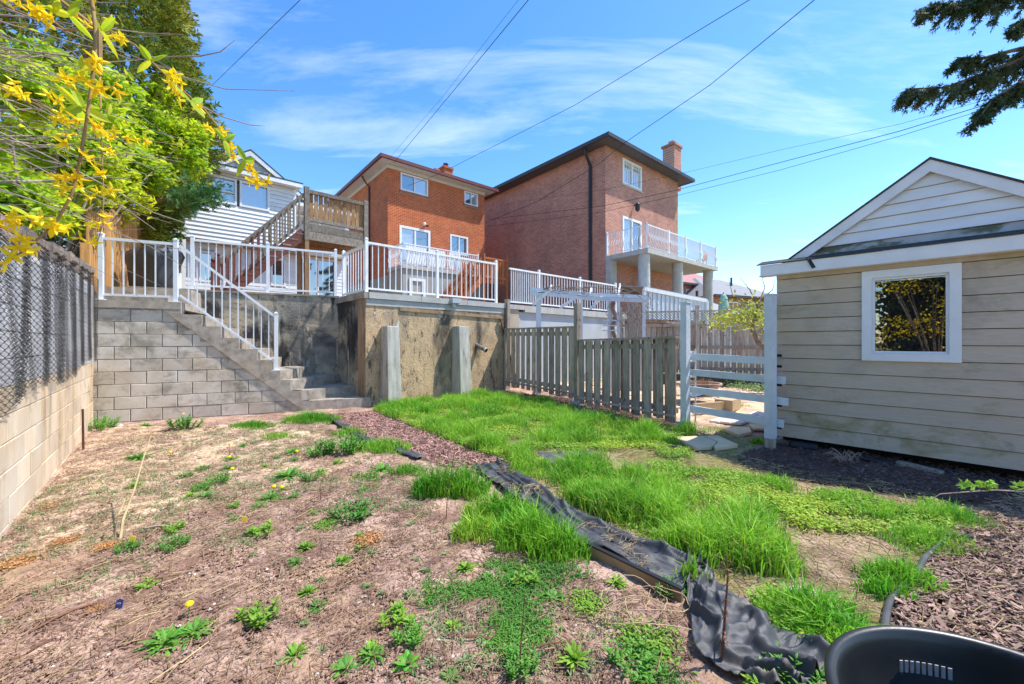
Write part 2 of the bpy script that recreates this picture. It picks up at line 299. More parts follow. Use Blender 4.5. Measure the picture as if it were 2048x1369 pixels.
# ---------------------------------------------------------------- ground
def inpoly(X, Y, P):
    r = np.zeros(X.shape, bool); n = len(P)
    for i in range(n):
        x0, y0 = P[i][0], P[i][1]; x1, y1 = P[(i+1) % n][0], P[(i+1) % n][1]
        if y0 == y1: continue
        c = ((y0 > Y) != (y1 > Y)) & (X < (x1-x0)*(Y-y0)/(y1-y0)+x0); r ^= c
    return r
def gpoly(*pp): return [tuple(G(a, b))[:2] for a, b in pp]
P_PATH = gpoly((650, 830), (750, 824), (810, 848), (890, 878), (965, 905), (1020, 932), (960, 952), (850, 920), (765, 893), (700, 862))
P_BED = gpoly((1770, 1300), (1778, 1240), (1800, 1190), (1832, 1140), (1870, 1095), (1940, 1030), (2048, 985), (2300, 985), (2500, 1200), (2300, 1500), (1800, 1500))
P_STRIP = gpoly((1470, 912), (1560, 880), (2300, 990), (2300, 1060), (2048, 1020), (1900, 1005), (1750, 985), (1600, 965), (1490, 935))
P_LAWN = gpoly((750, 822), (790, 808), (1000, 788), (1090, 800), (1280, 850), (1380, 862), (1540, 880), (1480, 910), (1620, 950), (1760, 965), (1930, 1020), (1830, 1140), (1778, 1240), (1760, 1310), (1660, 1320), (1560, 1270), (1380, 1120), (1130, 1000), (1000, 928), (880, 875))
P_PATIO = gpoly((1390, 845), (1530, 850), (1700, 800), (1650, 755), (1380, 740), (1180, 740), (1060, 770), (1250, 800))
P_BARE = gpoly((1470, 965), (1700, 950), (1850, 1000), (1860, 1060), (1790, 1130), (1660, 1200), (1570, 1140), (1520, 1040))
P_SOILF = gpoly((1040, 785), (1160, 800), (1380, 850), (1370, 868), (1240, 848), (1130, 822), (1060, 802))
P_SAND = gpoly((0, 1090), (185, 855), (560, 850), (700, 880), (760, 930), (400, 1010), (150, 1110))
xs = np.concatenate([-np.geomspace(900, 9.2, 40), np.arange(-9, 9.001, .036), np.geomspace(9.2, 900, 40)])
ys = np.concatenate([-np.geomspace(900, 3.1, 34), np.arange(-3, 12.6, .036), np.geomspace(12.8, 1500, 44)])
Xg, Yg = np.meshgrid(xs, ys)
Zg = gz(Xg, Yg); far = np.clip((np.hypot(Xg, Yg)-14)/40, 0, 1); Zg = Zg*(1-far)+far*(-.6)
chunk = (fbm(Xg*9, Yg*9, 31, 3)-.5)*.045+(fbm(Xg*26, Yg*26, 35, 2)-.5)*.016
lawn = inpoly(Xg, Yg, P_LAWN); bed = inpoly(Xg, Yg, P_BED) | inpoly(Xg, Yg, P_PATH); Zg = Zg+np.where(far < .01, np.where(lawn | bed, chunk*.4, chunk), 0)
ni, nj = Xg.shape; idx = np.arange(ni*nj).reshape(ni, nj)
Q = np.stack([idx[:-1, :-1], idx[:-1, 1:], idx[1:, 1:], idx[1:, :-1]], -1).reshape(-1, 4)
def gmat():
    m = mat('soil', srgb(198, 166, 147), srgb(136, 104, 90), 3.2, detail=12, rough=1, bump=1, bscale=38, lo=.4, hi=.62)
    nt = m.node_tree; N = nt.nodes; L = nt.links; b = N['Principled BSDF']
    cur = b.inputs['Base Color'].links[0].from_socket
    ge = [n for n in N if n.bl_idname == 'ShaderNodeNewGeometry'][0]
    def nz(sc, de=8, ro=.65):
        n = N.new('ShaderNodeTexNoise'); n.inputs['Scale'].default_value = sc; n.inputs['Detail'].default_value = de; n.inputs['Roughness'].default_value = ro; L.new(ge.outputs['Position'], n.inputs[0]); return n.outputs[0]
    def ramp(f, a, c):
        r = N.new('ShaderNodeValToRGB'); r.color_ramp.elements[0].position = a; r.color_ramp.elements[1].position = c; L.new(f, r.inputs[0]); return r.outputs[0]
    def mixc(f, colr):
        nonlocal cur
        x = N.new('ShaderNodeMixRGB'); L.new(f, x.inputs[0]); L.new(cur, x.inputs[1]); x.inputs[2].default_value = (*colr, 1); cur = x.outputs[0]
    def mul(a, b_):
        n = N.new('ShaderNodeMath'); n.operation = 'MULTIPLY'; L.new(a, n.inputs[0])
        if isinstance(b_, float): n.inputs[1].default_value = b_
        else: L.new(b_, n.inputs[1])
        return n.outputs[0]
    at = N.new('ShaderNodeVertexColor'); at.layer_name = 'zone'; sp = N.new('ShaderNodeSeparateColor'); L.new(at.outputs[0], sp.inputs[0])
    mixc(mul(ramp(nz(60, 4), .5, .6), .75), srgb(92, 68, 58)); mixc(mul(ramp(nz(24, 5), .53, .61), .7), srgb(106, 80, 70)); mixc(mul(ramp(nz(2.3), .53, .63), .45), srgb(120, 98, 88))
    mixc(mul(ramp(nz(1.5), .52, .66), .65), srgb(194, 160, 128))
    mixc(mul(ramp(nz(95, 3), .6, .68), .55), srgb(225, 205, 180))
    # drying cracks
    vo = N.new('ShaderNodeTexVoronoi'); vo.feature = 'DISTANCE_TO_EDGE'; vo.inputs['Scale'].default_value = 5.5
    vn = N.new('ShaderNodeMixRGB'); vn.blend_type = 'ADD'; vn.inputs[0].default_value = .2; L.new(ge.outputs['Position'], vn.inputs[1])
    nn = N.new('ShaderNodeTexNoise'); nn.inputs['Scale'].default_value = 5; nn.inputs['Detail'].default_value = 6; L.new(ge.outputs['Position'], nn.inputs[0]); L.new(nn.outputs['Color'], vn.inputs[2]); L.new(vn.outputs[0], vo.inputs[0])
    cr = N.new('ShaderNodeValToRGB'); cr.color_ramp.elements[0].position = 0; cr.color_ramp.elements[1].position = .014; cr.color_ramp.elements[0].color = (1, 1, 1, 1); cr.color_ramp.elements[1].color = (0, 0, 0, 1); L.new(vo.outputs[0], cr.inputs[0])
    mixc(mul(mul(cr.outputs[0], ramp(nz(1.1), .5, .6)), .8), srgb(70, 52, 44))
    mixc(mul(sp.outputs[0], ramp(nz(9), .3, .6)), srgb(124, 126, 62))       # lawn base
    mixc(mul(sp.outputs[1], .9), srgb(92, 66, 58))                          # mulch soil
    mixc(mul(sp.outputs[2], ramp(nz(2.2), .35, .6)), srgb(222, 196, 160))   # dry sand, patio
    L.new(cur, b.inputs['Base Color']); return m
SOIL = gmat()
ground = npmesh('ground', np.stack([Xg, Yg, Zg], -1), Q, SOIL, loc=(0, 0, 0), smooth=True); ground['kind'] = 'structure'
ca = ground.data.color_attributes.new('zone', 'FLOAT_COLOR', 'POINT')
zc_ = np.zeros((Xg.size, 4), np.float32); zc_[:, 3] = 1
zc_[:, 0] = (np.where(inpoly(Xg, Yg, P_BARE), .35, 1.)*(lawn | (far > 0))).ravel(); zc_[:, 1] = (bed | inpoly(Xg, Yg, P_STRIP) | inpoly(Xg, Yg, P_SOILF)).ravel(); zc_[:, 2] = (inpoly(Xg, Yg, P_PATIO)*1.+inpoly(Xg, Yg, P_SAND)*.75).ravel().clip(0, 1)
ca.data.foreach_set('color', zc_.ravel())
# upper terrace behind the retaining walls
TZ = 2.36
tp = [FK.p(-.9, -.25, 0), FK.p(2.66, -.25, 0), FV.p(.2, -.3, 0), FV.p(9.2, -.3, 0), Vector((12, 24, 0)), Vector((14, 60, 0)), Vector((-30, 60, 0)), Vector((-24, 9, 0)), Vector((-8.3, 7.2, 0))]
m = MB(); m.prism([(p.x, p.y, TZ-.1) for p in tp], (0, 0, .1)); o = m.build('terrace', SOIL, base=(0, 15, TZ-.1)); o['kind'] = 'structure'
# ---------------------------------------------------------------- left boundary wall
lw = thing('boundary_wall', 'tall tan and grey block boundary wall on the left with rough stone coping', 'wall', FL.p(0, 0, 0))
T0, T1 = -3.2, 4.62
def ltop(t): return 2.12+.055*t
m = MB(); m.prism([FL.p(T0, -.25, -.3), FL.p(T1, -.25, -.3), FL.p(T1, -.25, ltop(T1)-.04), FL.p(T0, -.25, ltop(T0)-.04)], FL.p(0, -.012, 0)-FL.p(0, -.25, 0)); m.build('mortar_core', MORTAR, lw)
for r in range(12):
    z0 = -.12+r*.2; t = T0+(.2 if r % 2 else 0)-.4
    while t < T1:
        a, b_ = max(t, T0), min(t+.4, T1); top = ltop(b_)-.02
        z1 = min(z0+.194, top)
        if b_-a > .05 and z1-z0 > .03:
            mb = MB(); slab_piece(mb, FL, [(a+.003, z0), (b_-.003, z0), (b_-.003, z1), (a+.003, z1)], -.015, random.uniform(-.002, .006), .004)
            mb.build('block', BLOCK_T if z0 < .95 else BLOCK_U, lw, fixn=False)
        t += .4
for row in range(2):
    t = T0
    while t < T1:
        l = random.uniform(.13, .27); z0 = ltop(t)-.02+row*.11
        mb = MB(); e = random.uniform(-.02, .03); pts = []
        h = random.uniform(.095, .12)
        slab_piece(mb, FL, [(t+.006, z0), (t+l-.006, z0+random.uniform(-.005, .01)), (t+l-.012, z0+h), (t+.01, z0+h+random.uniform(-.01, .01))], -.24, e, .02)
        mb.build('coping_stone', ROUGHSTONE, lw, fixn=False); t += l
# chain-link mesh draped over it
def chain(F, t0, t1, zt, zb, nfold):
    V_ = []; Fa = []; base = 0; pit = .027; n = int((t1-t0)/.031)
    for k in range(n):
        u = t0+(t1-t0)*k/n; top = zt(u)-.02*math.sin(k*.31); bot = zb(u)+.02*math.sin(k*.7)
        rows = int((top-bot)/pit); pts = []
        for r in range(rows+1):
            z = top-r*pit; fold = .025+.02*math.sin(u*9+.8*math.sin(z*2.1+u))+.012*math.sin(u*21+z*1.7)
            s = 1 if (r+k) % 2 else -1
            sag = .05*math.sin(u*5+2)*(top-z)
            pts.append(F.p(u+s*.02+sag*.5, .018+fold+.008*s, z+.012*math.sin(u*11)))
        mb = MB(); mb.tube(pts, .0027, 3, False); V_ += mb.v; Fa += [tuple(i+base for i in f) for f in mb.f]; base += len(mb.v)
    return V_, Fa
cv, cf = chain(FL, -2.6, 4.45, lambda t: 2.14+.055*t, lambda t: .93+.045*t+.05*math.sin(t*2.2), 6)
cl = npmesh('chain_link_mesh', cv, cf, WIRE, loc=FL.p(1.5, .05, .95)); tag(cl, 'sagging grey chain-link mesh hung over the left boundary wall', 'wire mesh')
m = MB(); p = on_ground(167, 900); m.tube([(p.x, p.y, p.z-.05), (p.x-.01, p.y, p.z+.5)], .011, 8); tag(m.build('iron_stake', RUST), 'thin rusty iron stake standing at the foot of the left wall', 'stake')
# ---------------------------------------------------------------- block wall under the stairs
bw = thing('block_wall', 'grey concrete block wall carrying the outdoor stairs', 'wall', FB.p(0, 0, 0))
def band(t): return 1.95 if t < .82 else 1.95-.87*(t-.82)      # underside of the concrete stringer
m = MB(); m.prism([FB.p(-.3, -.2, -.2), FB.p(3.1, -.2, -.2), FB.p(2.72, -.2, .28), FB.p(.82, -.2, 1.94), FB.p(-.3, -.2, 1.94)], FB.p(0, -.01, 0)-FB.p(0, -.2, 0)); m.build('mortar_core', MORTAR, bw)
for r in range(11):
    z0 = -.07+r*.2; t = -.6+(.2 if r % 2 else 0)+.03
    while t < 3.0:
        pol = [(max(t, -.3)+.004, z0), (t+.392, z0), (t+.392, z0+.192), (max(t, -.3)+.004, z0+.192)]
        if t+.392 > -.28:
            pol = clip(pol, .87, 1, 1.95+.87*.82+.0); pol = clip(pol, 0, 1, 1.948)
            if len(pol) > 2:
                A = abs(sum(pol[i][0]*pol[(i+1) % len(pol)][1]-pol[(i+1) % len(pol)][0]*pol[i][1] for i in range(len(pol))))/2
                if A > .002:
                    mb = MB(); slab_piece(mb, FB, pol, -.015, random.uniform(-.001, .004), .005); mb.build('block', BLOCK, bw, fixn=False)
        t += .4
# ---------------------------------------------------------------- stairs
LZ = 2.06
st = thing('concrete_staircase', 'worn concrete staircase turning down to the yard beside the block wall', 'stairs', FB.p(2, -.5, 0))
m = MB(); FB.box(m, -.32, 1.08, -1.45, .03, LZ-.115, LZ); m.build('landing', STEP, st)
m = MB(); FB.box(m, -.3, .78, -1.42, -.42, LZ+.003, LZ+.13); m.build('step', STEP, st)
m = MB(); FB.box(m, -.3, 1.0, -1.42, -.8, LZ+.004, LZ+.3); m.build('step', STEP, st)
tz = [(1.08, 1.36, 1.86), (1.36, 1.63, 1.665), (1.63, 1.89, 1.47), (1.89, 2.165, 1.275), (2.165, 2.38, 1.08)]
for a, b_, z in tz:
    m = MB(); FB.box(m, a-.02, b_, -1.5, .012, z-.26, z); m.build('step', STEP, st)
# stringer seen from the yard: sawtooth band
prof = [(.82, 1.945), (1.08, 1.945), (1.08, 1.86), (1.36, 1.86), (1.36, 1.665), (1.63, 1.665), (1.63, 1.47), (1.89, 1.47), (1.89, 1.275), (2.165, 1.275), (2.165, 1.08), (2.38, 1.08), (2.38, .88), (2.52, .88), (2.52, .69), (2.68, .69), (2.68, .5), (2.86, .5), (2.86, .31), (2.98, .31), (2.98, .1), (2.95, .1), (2.72, .28)]
m = MB(); m.prism([FB.p(t, -.14, z) for t, z in prof], FB.p(0, .024, 0)-FB.p(0, -.14, 0)); m.build('stringer', STEP, st)
A_ = FB.p(2.2, -1.45, 0)
def flat(v): return Vector((v.x, v.y, 0))
Lk = [FB.p(2.49, .0, 0), FB.p(2.64, .0, 0), FB.p(2.82, .0, 0), FB.p(3.0, .02, 0)]
Rk = [flat(PX(630, 735, 8.82)), flat(PX(683, 752, 9.05)), flat(PX(716, 771, 8.36)), flat(PX(742, 792, 7.84))]
Bk = [FB.p(2.3, -1.6, 0)]+[Vector((-3.85, 9.4, 0))]*3
for k in range(4):
    z = (.88, .69, .5, .31)[k]; P = [Lk[k], Rk[k], Bk[k], FB.p(2.1, -1.5, 0), FB.p(2.1, -.02, 0)]
    m = MB(); m.prism([(p.x, p.y, z-(.24 if k < 3 else .4)) for p in P], (0, 0, .24 if k < 3 else .4)); m.build('step', STEP, st)
# ---------------------------------------------------------------- retaining walls
rw = thing('retaining_wall', 'tall stained concrete retaining wall with black streaks below the white railing', 'wall', FV.p(1.5, -.1, 0))
KL = 2.72
m = MB(); FK.box(m, -.95, KL, -.3, 0, -.2, 2.4); m.build('stair_side_panel', PARGE_D, rw)
m = MB(); FK.box(m, -.95, KL-.05, -.32, .025, 2.402, 2.44); m.build('coping', CONC, rw)
ret0 = FK.p(KL-.1, -.05, 0); ret1 = FV.p(0, 0, 0); FRt = Fr((ret0.x, ret0.y), (ret1.x-ret0.x, ret1.y-ret0.y)); RL = (ret1-ret0).length
m = MB(); FRt.box(m, 0, RL-.35, -.3, .0, -.2, 2.262); m.build('return_panel', PARGE_D, rw)
m = MB(); FRt.box(m, RL-.36, RL-.004, -.3, .012, -.2, 2.262); m.build('pilaster', RUSTC, rw)
m = MB(); FV.box(m, 0, 3.6, -.3, 0, -.2, 2.262); m.build('front_panel', PARGE, rw)
m = MB(); FV.box(m, .01, 3.59, -.28, .018, 2.13, 2.259); m.build('white_band', CONC_L, rw)
m = MB(); FRt.box(m, -.2, RL+.04, -.33, .045, 2.264, 2.39); m.build('coping', CONC, rw)
tt = [.05, 1.2, 2.42, 3.62]
for a, b_ in zip(tt, tt[1:]):
    m = MB(); FV.box(m, a+.004, b_-.004, -.32, .05, 2.266, 2.388); m.build('coping', CONC_L, rw)
m = MB(); m.bar(FV.p(.72, .015, 2.09), FV.p(3.55, .015, 2.02), .03, .07); m.build('steel_angle', RUSTC, rw)
# rough ledge under the cap
for (ta, tb, lean, lab) in ((.28, .66, 0, 'left of the two pale concrete buttress posts against the stained wall'), (1.98, 2.38, 0, 'right of the two pale concrete buttress posts, next to the drain pipe')):
    g0 = FV.p(ta, .3, 0)
    mb = MB(); z0 = -.1; zt = 1.72 if ta < 1 else 1.76
    c = [FV.p(ta, .01, z0), FV.p(tb-.08, .01, z0), FV.p(tb-.08, .42, z0), FV.p(ta, .42, z0)]; tpp = [FV.p(ta+.03, .01, zt), FV.p(tb-.1, .01, zt), FV.p(tb-.1, .3, zt-.01), FV.p(ta+.03, .3, zt)]
    i = 0; mb.v += [tuple(q) for q in c+tpp]; mb.f += [(0, 3, 2, 1), (4, 5, 6, 7), (0, 1, 5, 4), (1, 2, 6, 5), (2, 3, 7, 6), (3, 0, 4, 7)]
    BUT = bpy.data.materials.get('buttress') or mat('buttress', (.6, .57, .49), (.38, .36, .31), 4, stretch=(3, 3, .5), rough=.95, bump=.6, bscale=40, stains=[((.1, .09, .07), 3, .56, .72, (3, 3, .4), .8), ((.2, .22, .09), 2, .6, .75)])
    ob = mb.build('concrete_buttress', BUT, base=(g0.x, g0.y, z0)); tag(ob, lab, 'buttress', 'buttress posts')
    md = ob.modifiers.new('b', 'BEVEL'); md.width = .012; md.segments = 2
m = MB(); a = FV.p(2.72, -.02, 1.33); b_ = FV.p(2.8, .27, 1.2); PIPE = mat('pipe', (.2, .2, .19), (.1, .1, .1), 10, rough=.5)
dp = thing('drain_pipe', 'short grey drain pipe sticking out of the stained wall', 'pipe', FV.p(2.74, .1, 1.2))
m.tube([a, b_], .05, 14); m.build('stub', PIPE, dp); m = MB(); m.tube([b_-(b_-a)*.12, b_+(b_-a)*.02], .058, 14); m.build('collar', mat('collar', (.5, .45, .38), None, 9), dp)
m = MB(); m.tube([b_+(b_-a)*.021, b_+(b_-a)*.025], .043, 14); m.build('painted_bore', DARK, dp)  # pipe end is capped; a black disc paints the shade inside
m = MB(); a = FV.p(3.42, .05, 2.0); g = on_ground(1038, 776); m.bar(a, (g.x, g.y, g.z), .07, .02, (1, 0, 0)); tag(m.build('steel_brace', RUST), 'rusty flat steel bar leaning from wall top to ground by the fence', 'steel bar')
eb = thing('junction_box', 'small grey electrical box fixed on the retaining wall coping', 'electrical box', FV.p(2.05, .08, 2.28))
m = MB(); FV.box(m, 1.93, 2.17, .052, .16, 2.29, 2.40); m.build('box', PARGE_N, eb); m = MB(); m.tube([FV.p(2.0, .1, 2.29), FV.p(2.0, .1, 2.2)], .04, 10); m.build('conduit', PARGE_N, eb)
m = MB(); FV.box(m, 3.63, 3.72, -.02, .1, .0, 2.5); tag(m.build('wooden_post', WOOD_G), 'grey square timber post at the end of the retaining wall', 'post')
# neighbour's wall
nw = thing('neighbour_wall', 'pale grey rendered retaining wall of the neighbour under white railing', 'wall', FV.p(6, -.1, 0))
m = MB(); FV.box(m, 3.74, 4.12, -.32, .0, -.1, 2.26); m.build('pier', mat('tan_pier', (.5, .42, .32), (.36, .3, .23), 3, bump=.4), nw)
m = MB(); FV.box(m, 4.12, 9.2, -.32, -.03, -.1, 2.2); m.build('wall_panel', PARGE_N, nw)
for a, b_ in ((3.74, 4.3), (4.31, 5.9), (5.91, 7.5), (7.51, 9.2)):
    m = MB(); FV.box(m, a, b_, -.36, .04, 2.262 if a < 3.8 else 2.202, 2.38); m.build('coping', CONC_L, nw)
# ---------------------------------------------------------------- white aluminium railings
def railing(label, pts, hts, posts, nb, group='white railings', belly=False, pw=.058, br=.016, base_lift=.09, cat='railing', name='white_railing', h=1.02):
    """pts: list of 3D base points; balusters nb per span"""
    rt = thing(name, label, cat, Vector(pts[0]), group)
    for k, p in enumerate(pts):
        if not posts[k]: continue
        p = Vector(p); d = (Vector(pts[min(k+1, len(pts)-1)])-Vector(pts[max(k-1, 0)])); ang = math.atan2(d.y, d.x); a = Vector((math.cos(ang), math.sin(ang), 0)); b2 = Vector((-a.y, a.x, 0))
        mb = MB(); q = p-a*pw/2-b2*pw/2; mb.obox(q, a*pw, b2*pw, (0, 0, hts[k]+.03)); mb.obox(p-a*pw*1.1-b2*pw*1.1, a*pw*2.2, b2*pw*2.2, (0, 0, .012)); po = mb.build('post', WHITE, rt)
        mb = MB(); z = hts[k]+.031; q2 = p-a*pw*.58-b2*pw*.58; mb.obox(q2+Vector((0, 0, z)), a*pw*1.16, b2*pw*1.16, (0, 0, .02))
        i = len(mb.v); ap = p+Vector((0, 0, z+.045)); s1 = pw*.5; mb.v += [tuple(p+a*x*s1+b2*y*s1+Vector((0, 0, z+.0205))) for x, y in ((-1, -1), (1, -1), (1, 1), (-1, 1))]+[tuple(ap)]; mb.f += [(i, i+1, i+4), (i+1, i+2, i+4), (i+2, i+3, i+4), (i+3, i, i+4)]
        mb.build('cap', WHITE, po, fixn=False)
    for k in range(len(pts)-1):
        p, q = Vector(pts[k]), Vector(pts[k+1]); H0, H1 = hts[k]-.03, hts[k+1]-.03
        mb = MB(); mb.bar(p+Vector((0, 0, H0)), q+Vector((0, 0, H1)), .05, .042); mb.build('top_rail', WHITE, rt)
        mb = MB(); mb.bar(p+Vector((0, 0, base_lift)), q+Vector((0, 0, base_lift)), .035, .035); mb.build('bottom_rail', WHITE, rt)
        me = None; d = q-p; ang = math.atan2(d.y, d.x)
        for j in range(nb[k]):
            f = (j+1)/(nb[k]+1); c = p.lerp(q, f); hh = H0+(H1-H0)*f-base_lift
            if me is None:
                mb = MB()
                if belly:
                    sd2 = Vector((math.sin(ang), -math.cos(ang), 0)); mb.tube([sd2*(.11*math.sin(math.pi*min(1, u*1.5))**2*(1 if u < .67 else 0))+Vector((0, 0, u*hh)) for u in np.linspace(0, 1, 9)], br*.6, 5)
                    rot = 0
                else:
                    mb.box(-br/2, br/2, -br/2, br/2, 0, hh); rot = ang
                tmp = mb.build('baluster', WHITE, base=(0, 0, 0)); me = tmp.data; bpy.data.objects.remove(tmp)
            piece('baluster', me, rt, c+Vector((0, 0, base_lift)), (0, 0, rot))
    return rt
zL = LZ+.0
railing('short white railing on the landing above the block wall', [FB.p(.06, -.04, zL), FB.p(FB.t_at(350)+.0, -.04, zL)], [1.0, 1.0], [1, 1], [6])
a = FB.p(FB.t_at(352)+.04, -.04, zL-.02); b_ = FB.p(2.44, -.1, .88)
rt = railing('sloping white handrail running down the concrete stairs', [a, b_], [1.0, 1.0], [0, 1], [11], base_lift=.14)
railing('white railing along the wall behind the stairs', [FK.p(.0, -.12, 2.44), FK.p(FK.t_at(535), -.12, 2.44), FK.p(FK.t_at(672), -.12, 2.44)], [1.02]*3, [1, 1, 1], [9, 9])
railing('short white railing on the return of the wall, seen nearly edge-on', [FRt.p(.12, -.12, 2.39), FRt.p(RL-.1, -.12, 2.39)], [1.02]*2, [1, 0], [9])
railing('white railing above the stained wall with the buttress posts', [FV.p(.06, -.12, 2.388), FV.p(FV.t_at(880), -.12, 2.388), FV.p(FV.t_at(998), -.12, 2.388)], [1.04]*3, [1, 1, 1], [12, 12])
railing('long white railing on the neighbour\'s pale rendered wall', [FV.p(3.9, -.14, 2.38), FV.p(FV.t_at(1085), -.14, 2.38), FV.p(FV.t_at(1167), -.14, 2.38), FV.p(FV.t_at(1238), -.14, 2.38)], [1.0]*4, [0, 1, 1, 1], [15, 14, 14])
# ---------------------------------------------------------------- wooden fence
fe = thing('wooden_fence', 'weathered grey board fence with mossy cap rail between wall and gate', 'fence', FF.p(2.5, 0, .1))
FL_ = math.hypot(2.75, 4.25)
def fpanel(t0, t1, zt0, zt1, zb0, zb1):
    L_ = t1-t0; n = int(L_/.205)
    def zt(t): return zt0+(zt1-zt0)*(t-t0)/L_
    def zb(t): return zb0+(zb1-zb0)*(t-t0)/L_
    for k in range(n):
        a = t0+.01+k*(L_-.14)/(n-1); w_ = random.uniform(.125, .145); dz = random.uniform(-.03, .03); tl = random.uniform(-.008, .008)
        mb = MB(); mb.prism([FF.p(a+tl, .022, zb(a)+dz), FF.p(a+w_+tl, .022, zb(a)+dz+random.uniform(-.01, .01)), FF.p(a+w_, .022, zt(a)-.006), FF.p(a, .022, zt(a)-.006)], FF.p(0, .042, 0)-FF.p(0, .022, 0)); mb.build('board', WOOD_G, fe)
        a2 = a+.1+random.uniform(-.01, .01)
        if k < n-1:
            mb = MB(); mb.prism([FF.p(a2, -.06, zb(a2)-dz), FF.p(a2+.125, -.06, zb(a2)-dz), FF.p(a2+.125, -.06, zt(a2)-.006), FF.p(a2, -.06, zt(a2)-.006)], FF.p(0, .018, 0)-FF.p(0, 0, 0)); mb.build('board', WOOD_G, fe)
    for f, zz in ((0, -.12), (1, .18)):
        mb = MB(); z0 = (zt(t0) if f == 0 else zb(t0))+zz; z1 = (zt(t1) if f == 0 else zb(t1))+zz; mb.bar(FF.p(t0, -.01, z0), FF.p(t1, -.01, z1), .06, .085); mb.build('rail', WOOD_G, fe)
    mb = MB(); mb.bar(FF.p(t0-.02, -.005, zt(t0)+.014), FF.p(t1+.03, -.005, zt(t1)+.014), .15, .032); mb.build('cap_rail', WOOD_G, fe)
    mb = MB(); mb.bar(FF.p(t0, .055, zb(t0)+.1), FF.p(t1, .055, zb(t1)+.1), .02, .035); mb.build('kick_rail', WOOD_G, fe)
fpanel(.08, 2.62, 1.72, 1.69, .3, .26); fpanel(2.76, 4.92, 1.42, 1.46, .2, .17)
for t, zt_ in ((.02, 1.75), (2.69, 2.17)):
    m = MB(); FF.box(m, t-.05, t+.05, -.06, .06, .02, zt_); m.build('post', WOOD_G, fe)
m = MB(); FF.box(m, 2.58, 2.8, -.09, .1, -.05, .22); m.build('footing', CONC_L, fe)
# ---------------------------------------------------------------- white rail gate
gl = math.hypot(.63, 1.0)
ga = thing('white_gate', 'white timber gate of four slide rails between two square posts', 'gate', FGT.p(gl/2, 0, .05))
for t, n0, lab in ((0, 0, 'a'), (gl, 0, 'b')):
    m = MB(); FGT.box(m, t-.05, t+.05, -.05, .05, .2, 1.98); po = m.build('post', WHITE_OLD, ga)
    m = MB(); FGT.box(m, t-.058, t+.058, -.058, .058, 1.981, 2.0); m.build('cap', WHITE_OLD, po)
    m = MB(); FGT.box(m, t-.11, t+.02, -.09, .07, -.05, .2) if t == 0 else FGT.box(m, t-.045, t+.045, -.045, .045, -.05, .2); m.build('footing', CONC_L if t == 0 else WOOD_G, po)
for k, (zl, zr, ext) in enumerate(((1.18, 1.16, .02), (.945, .925, .13), (.685, .665, .16), (.4, .385, .11))):
    m = MB(); m.bar(FGT.p(.03, -.085, zl), FGT.p(gl+ext, -.085, zr), .028, .095); m.build('rail', WHITE_OLD, ga)
    for t, zz in ((.0, zl), (gl, zr)):
        for s in ((1, -1) if k == 0 else (-1,)):
            m = MB(); z = zz+s*.068; FGT.box(m, t-.012, t+.012, -.15, -.051, z-.012, z+.012); FGT.box(m, t-.025, t+.06, -.16, -.152, z-.016, z+.016); m.build('bracket', WHITE_OLD if t == 0 else BLACKM, ga)
m = MB(); m.tube([FGT.p(.08, -.13, .2), FGT.p(.08, -.13, 1.3)], .012, 8); m.build('drop_rod', WHITE_OLD, ga)
# ---------------------------------------------------------------- shed
sh = thing('garden_shed', 'taupe plank-sided garden shed with white gable and white-framed window', 'shed', FS.p(1.4, -.5, .1))
SW = 2.78; EX = .168; Z0 = .19; Wt0, Wt1, Wz0, Wz1 = .84, 1.6, 1.19, 2.2
m = MB(); FS.box(m, .02, SW-.02, -.16, -.03, Z0+.02, Wz0); FS.box(m, .02, Wt0, -.16, -.03, Wz0, 2.42); FS.box(m, Wt1, SW-.02, -.16, -.03, Wz0, 2.42); FS.box(m, Wt0, Wt1, -.16, -.03, Wz1, 2.42); m.build('shade_sheathing', DARK, sh)  # coloured near-black so the board gaps read as lap shadows
k = 0
while Z0+k*EX < 2.4:
    z = Z0+k*EX; z1 = min(z+EX-.007, 2.4)
    spans = [(0, SW)]
    if z1 > Wz0+.05 and z < Wz1-.05: spans = [(0, Wt0+.05), (Wt1-.05, SW)]
    for a, b_ in spans:
        cuts = [a, b_]
        if a == 0 and b_ == SW and k < 7: cuts = [0, 2.02+(.0 if k < 6 else -.4), SW]
        for c0, c1 in zip(cuts, cuts[1:]):
            mb = MB(); zz = z+.0
            mb.prism([FS.p(c0+.0015, .016, zz), FS.p(c0+.0015, -.028, zz), FS.p(c0+.0015, -.028, z1), FS.p(c0+.0015, .004, z1)], FS.p(c1-.003, 0, 0)-FS.p(c0, 0, 0)); mb.build('siding_board', SHEDB_M if k < 2 and c0 < 1 else SHEDB, sh)
    k += 1
# side walls, floor skids
m = MB(); FS.box(m, .0, .06, -3.0, -.02, Z0, 2.4); FS.box(m, SW-.06, SW, -3.0, -.02, Z0, 2.4); FS.box(m, .06, SW-.06, -3.0, -2.94, Z0, 2.4); m.build('side_wall', SHEDB, sh)
m = MB(); FS.box(m, .05, SW-.05, -2.9, -.1, Z0-.06, Z0-.005); m.build('floor', DARK, sh)  # black colour paints the shade beneath the shed
for t in (.12, 1.45, 2.55):
    m = MB(); FS.box(m, t, t+.2, -2.8, -.35, -.05, Z0-.062); m.build('skid', WOOD_G, sh)
m = MB(); FS.box(m, -.02, .2, -.3, -.06, -.05, Z0-.065); m.build('footing_stone', CONC, sh)
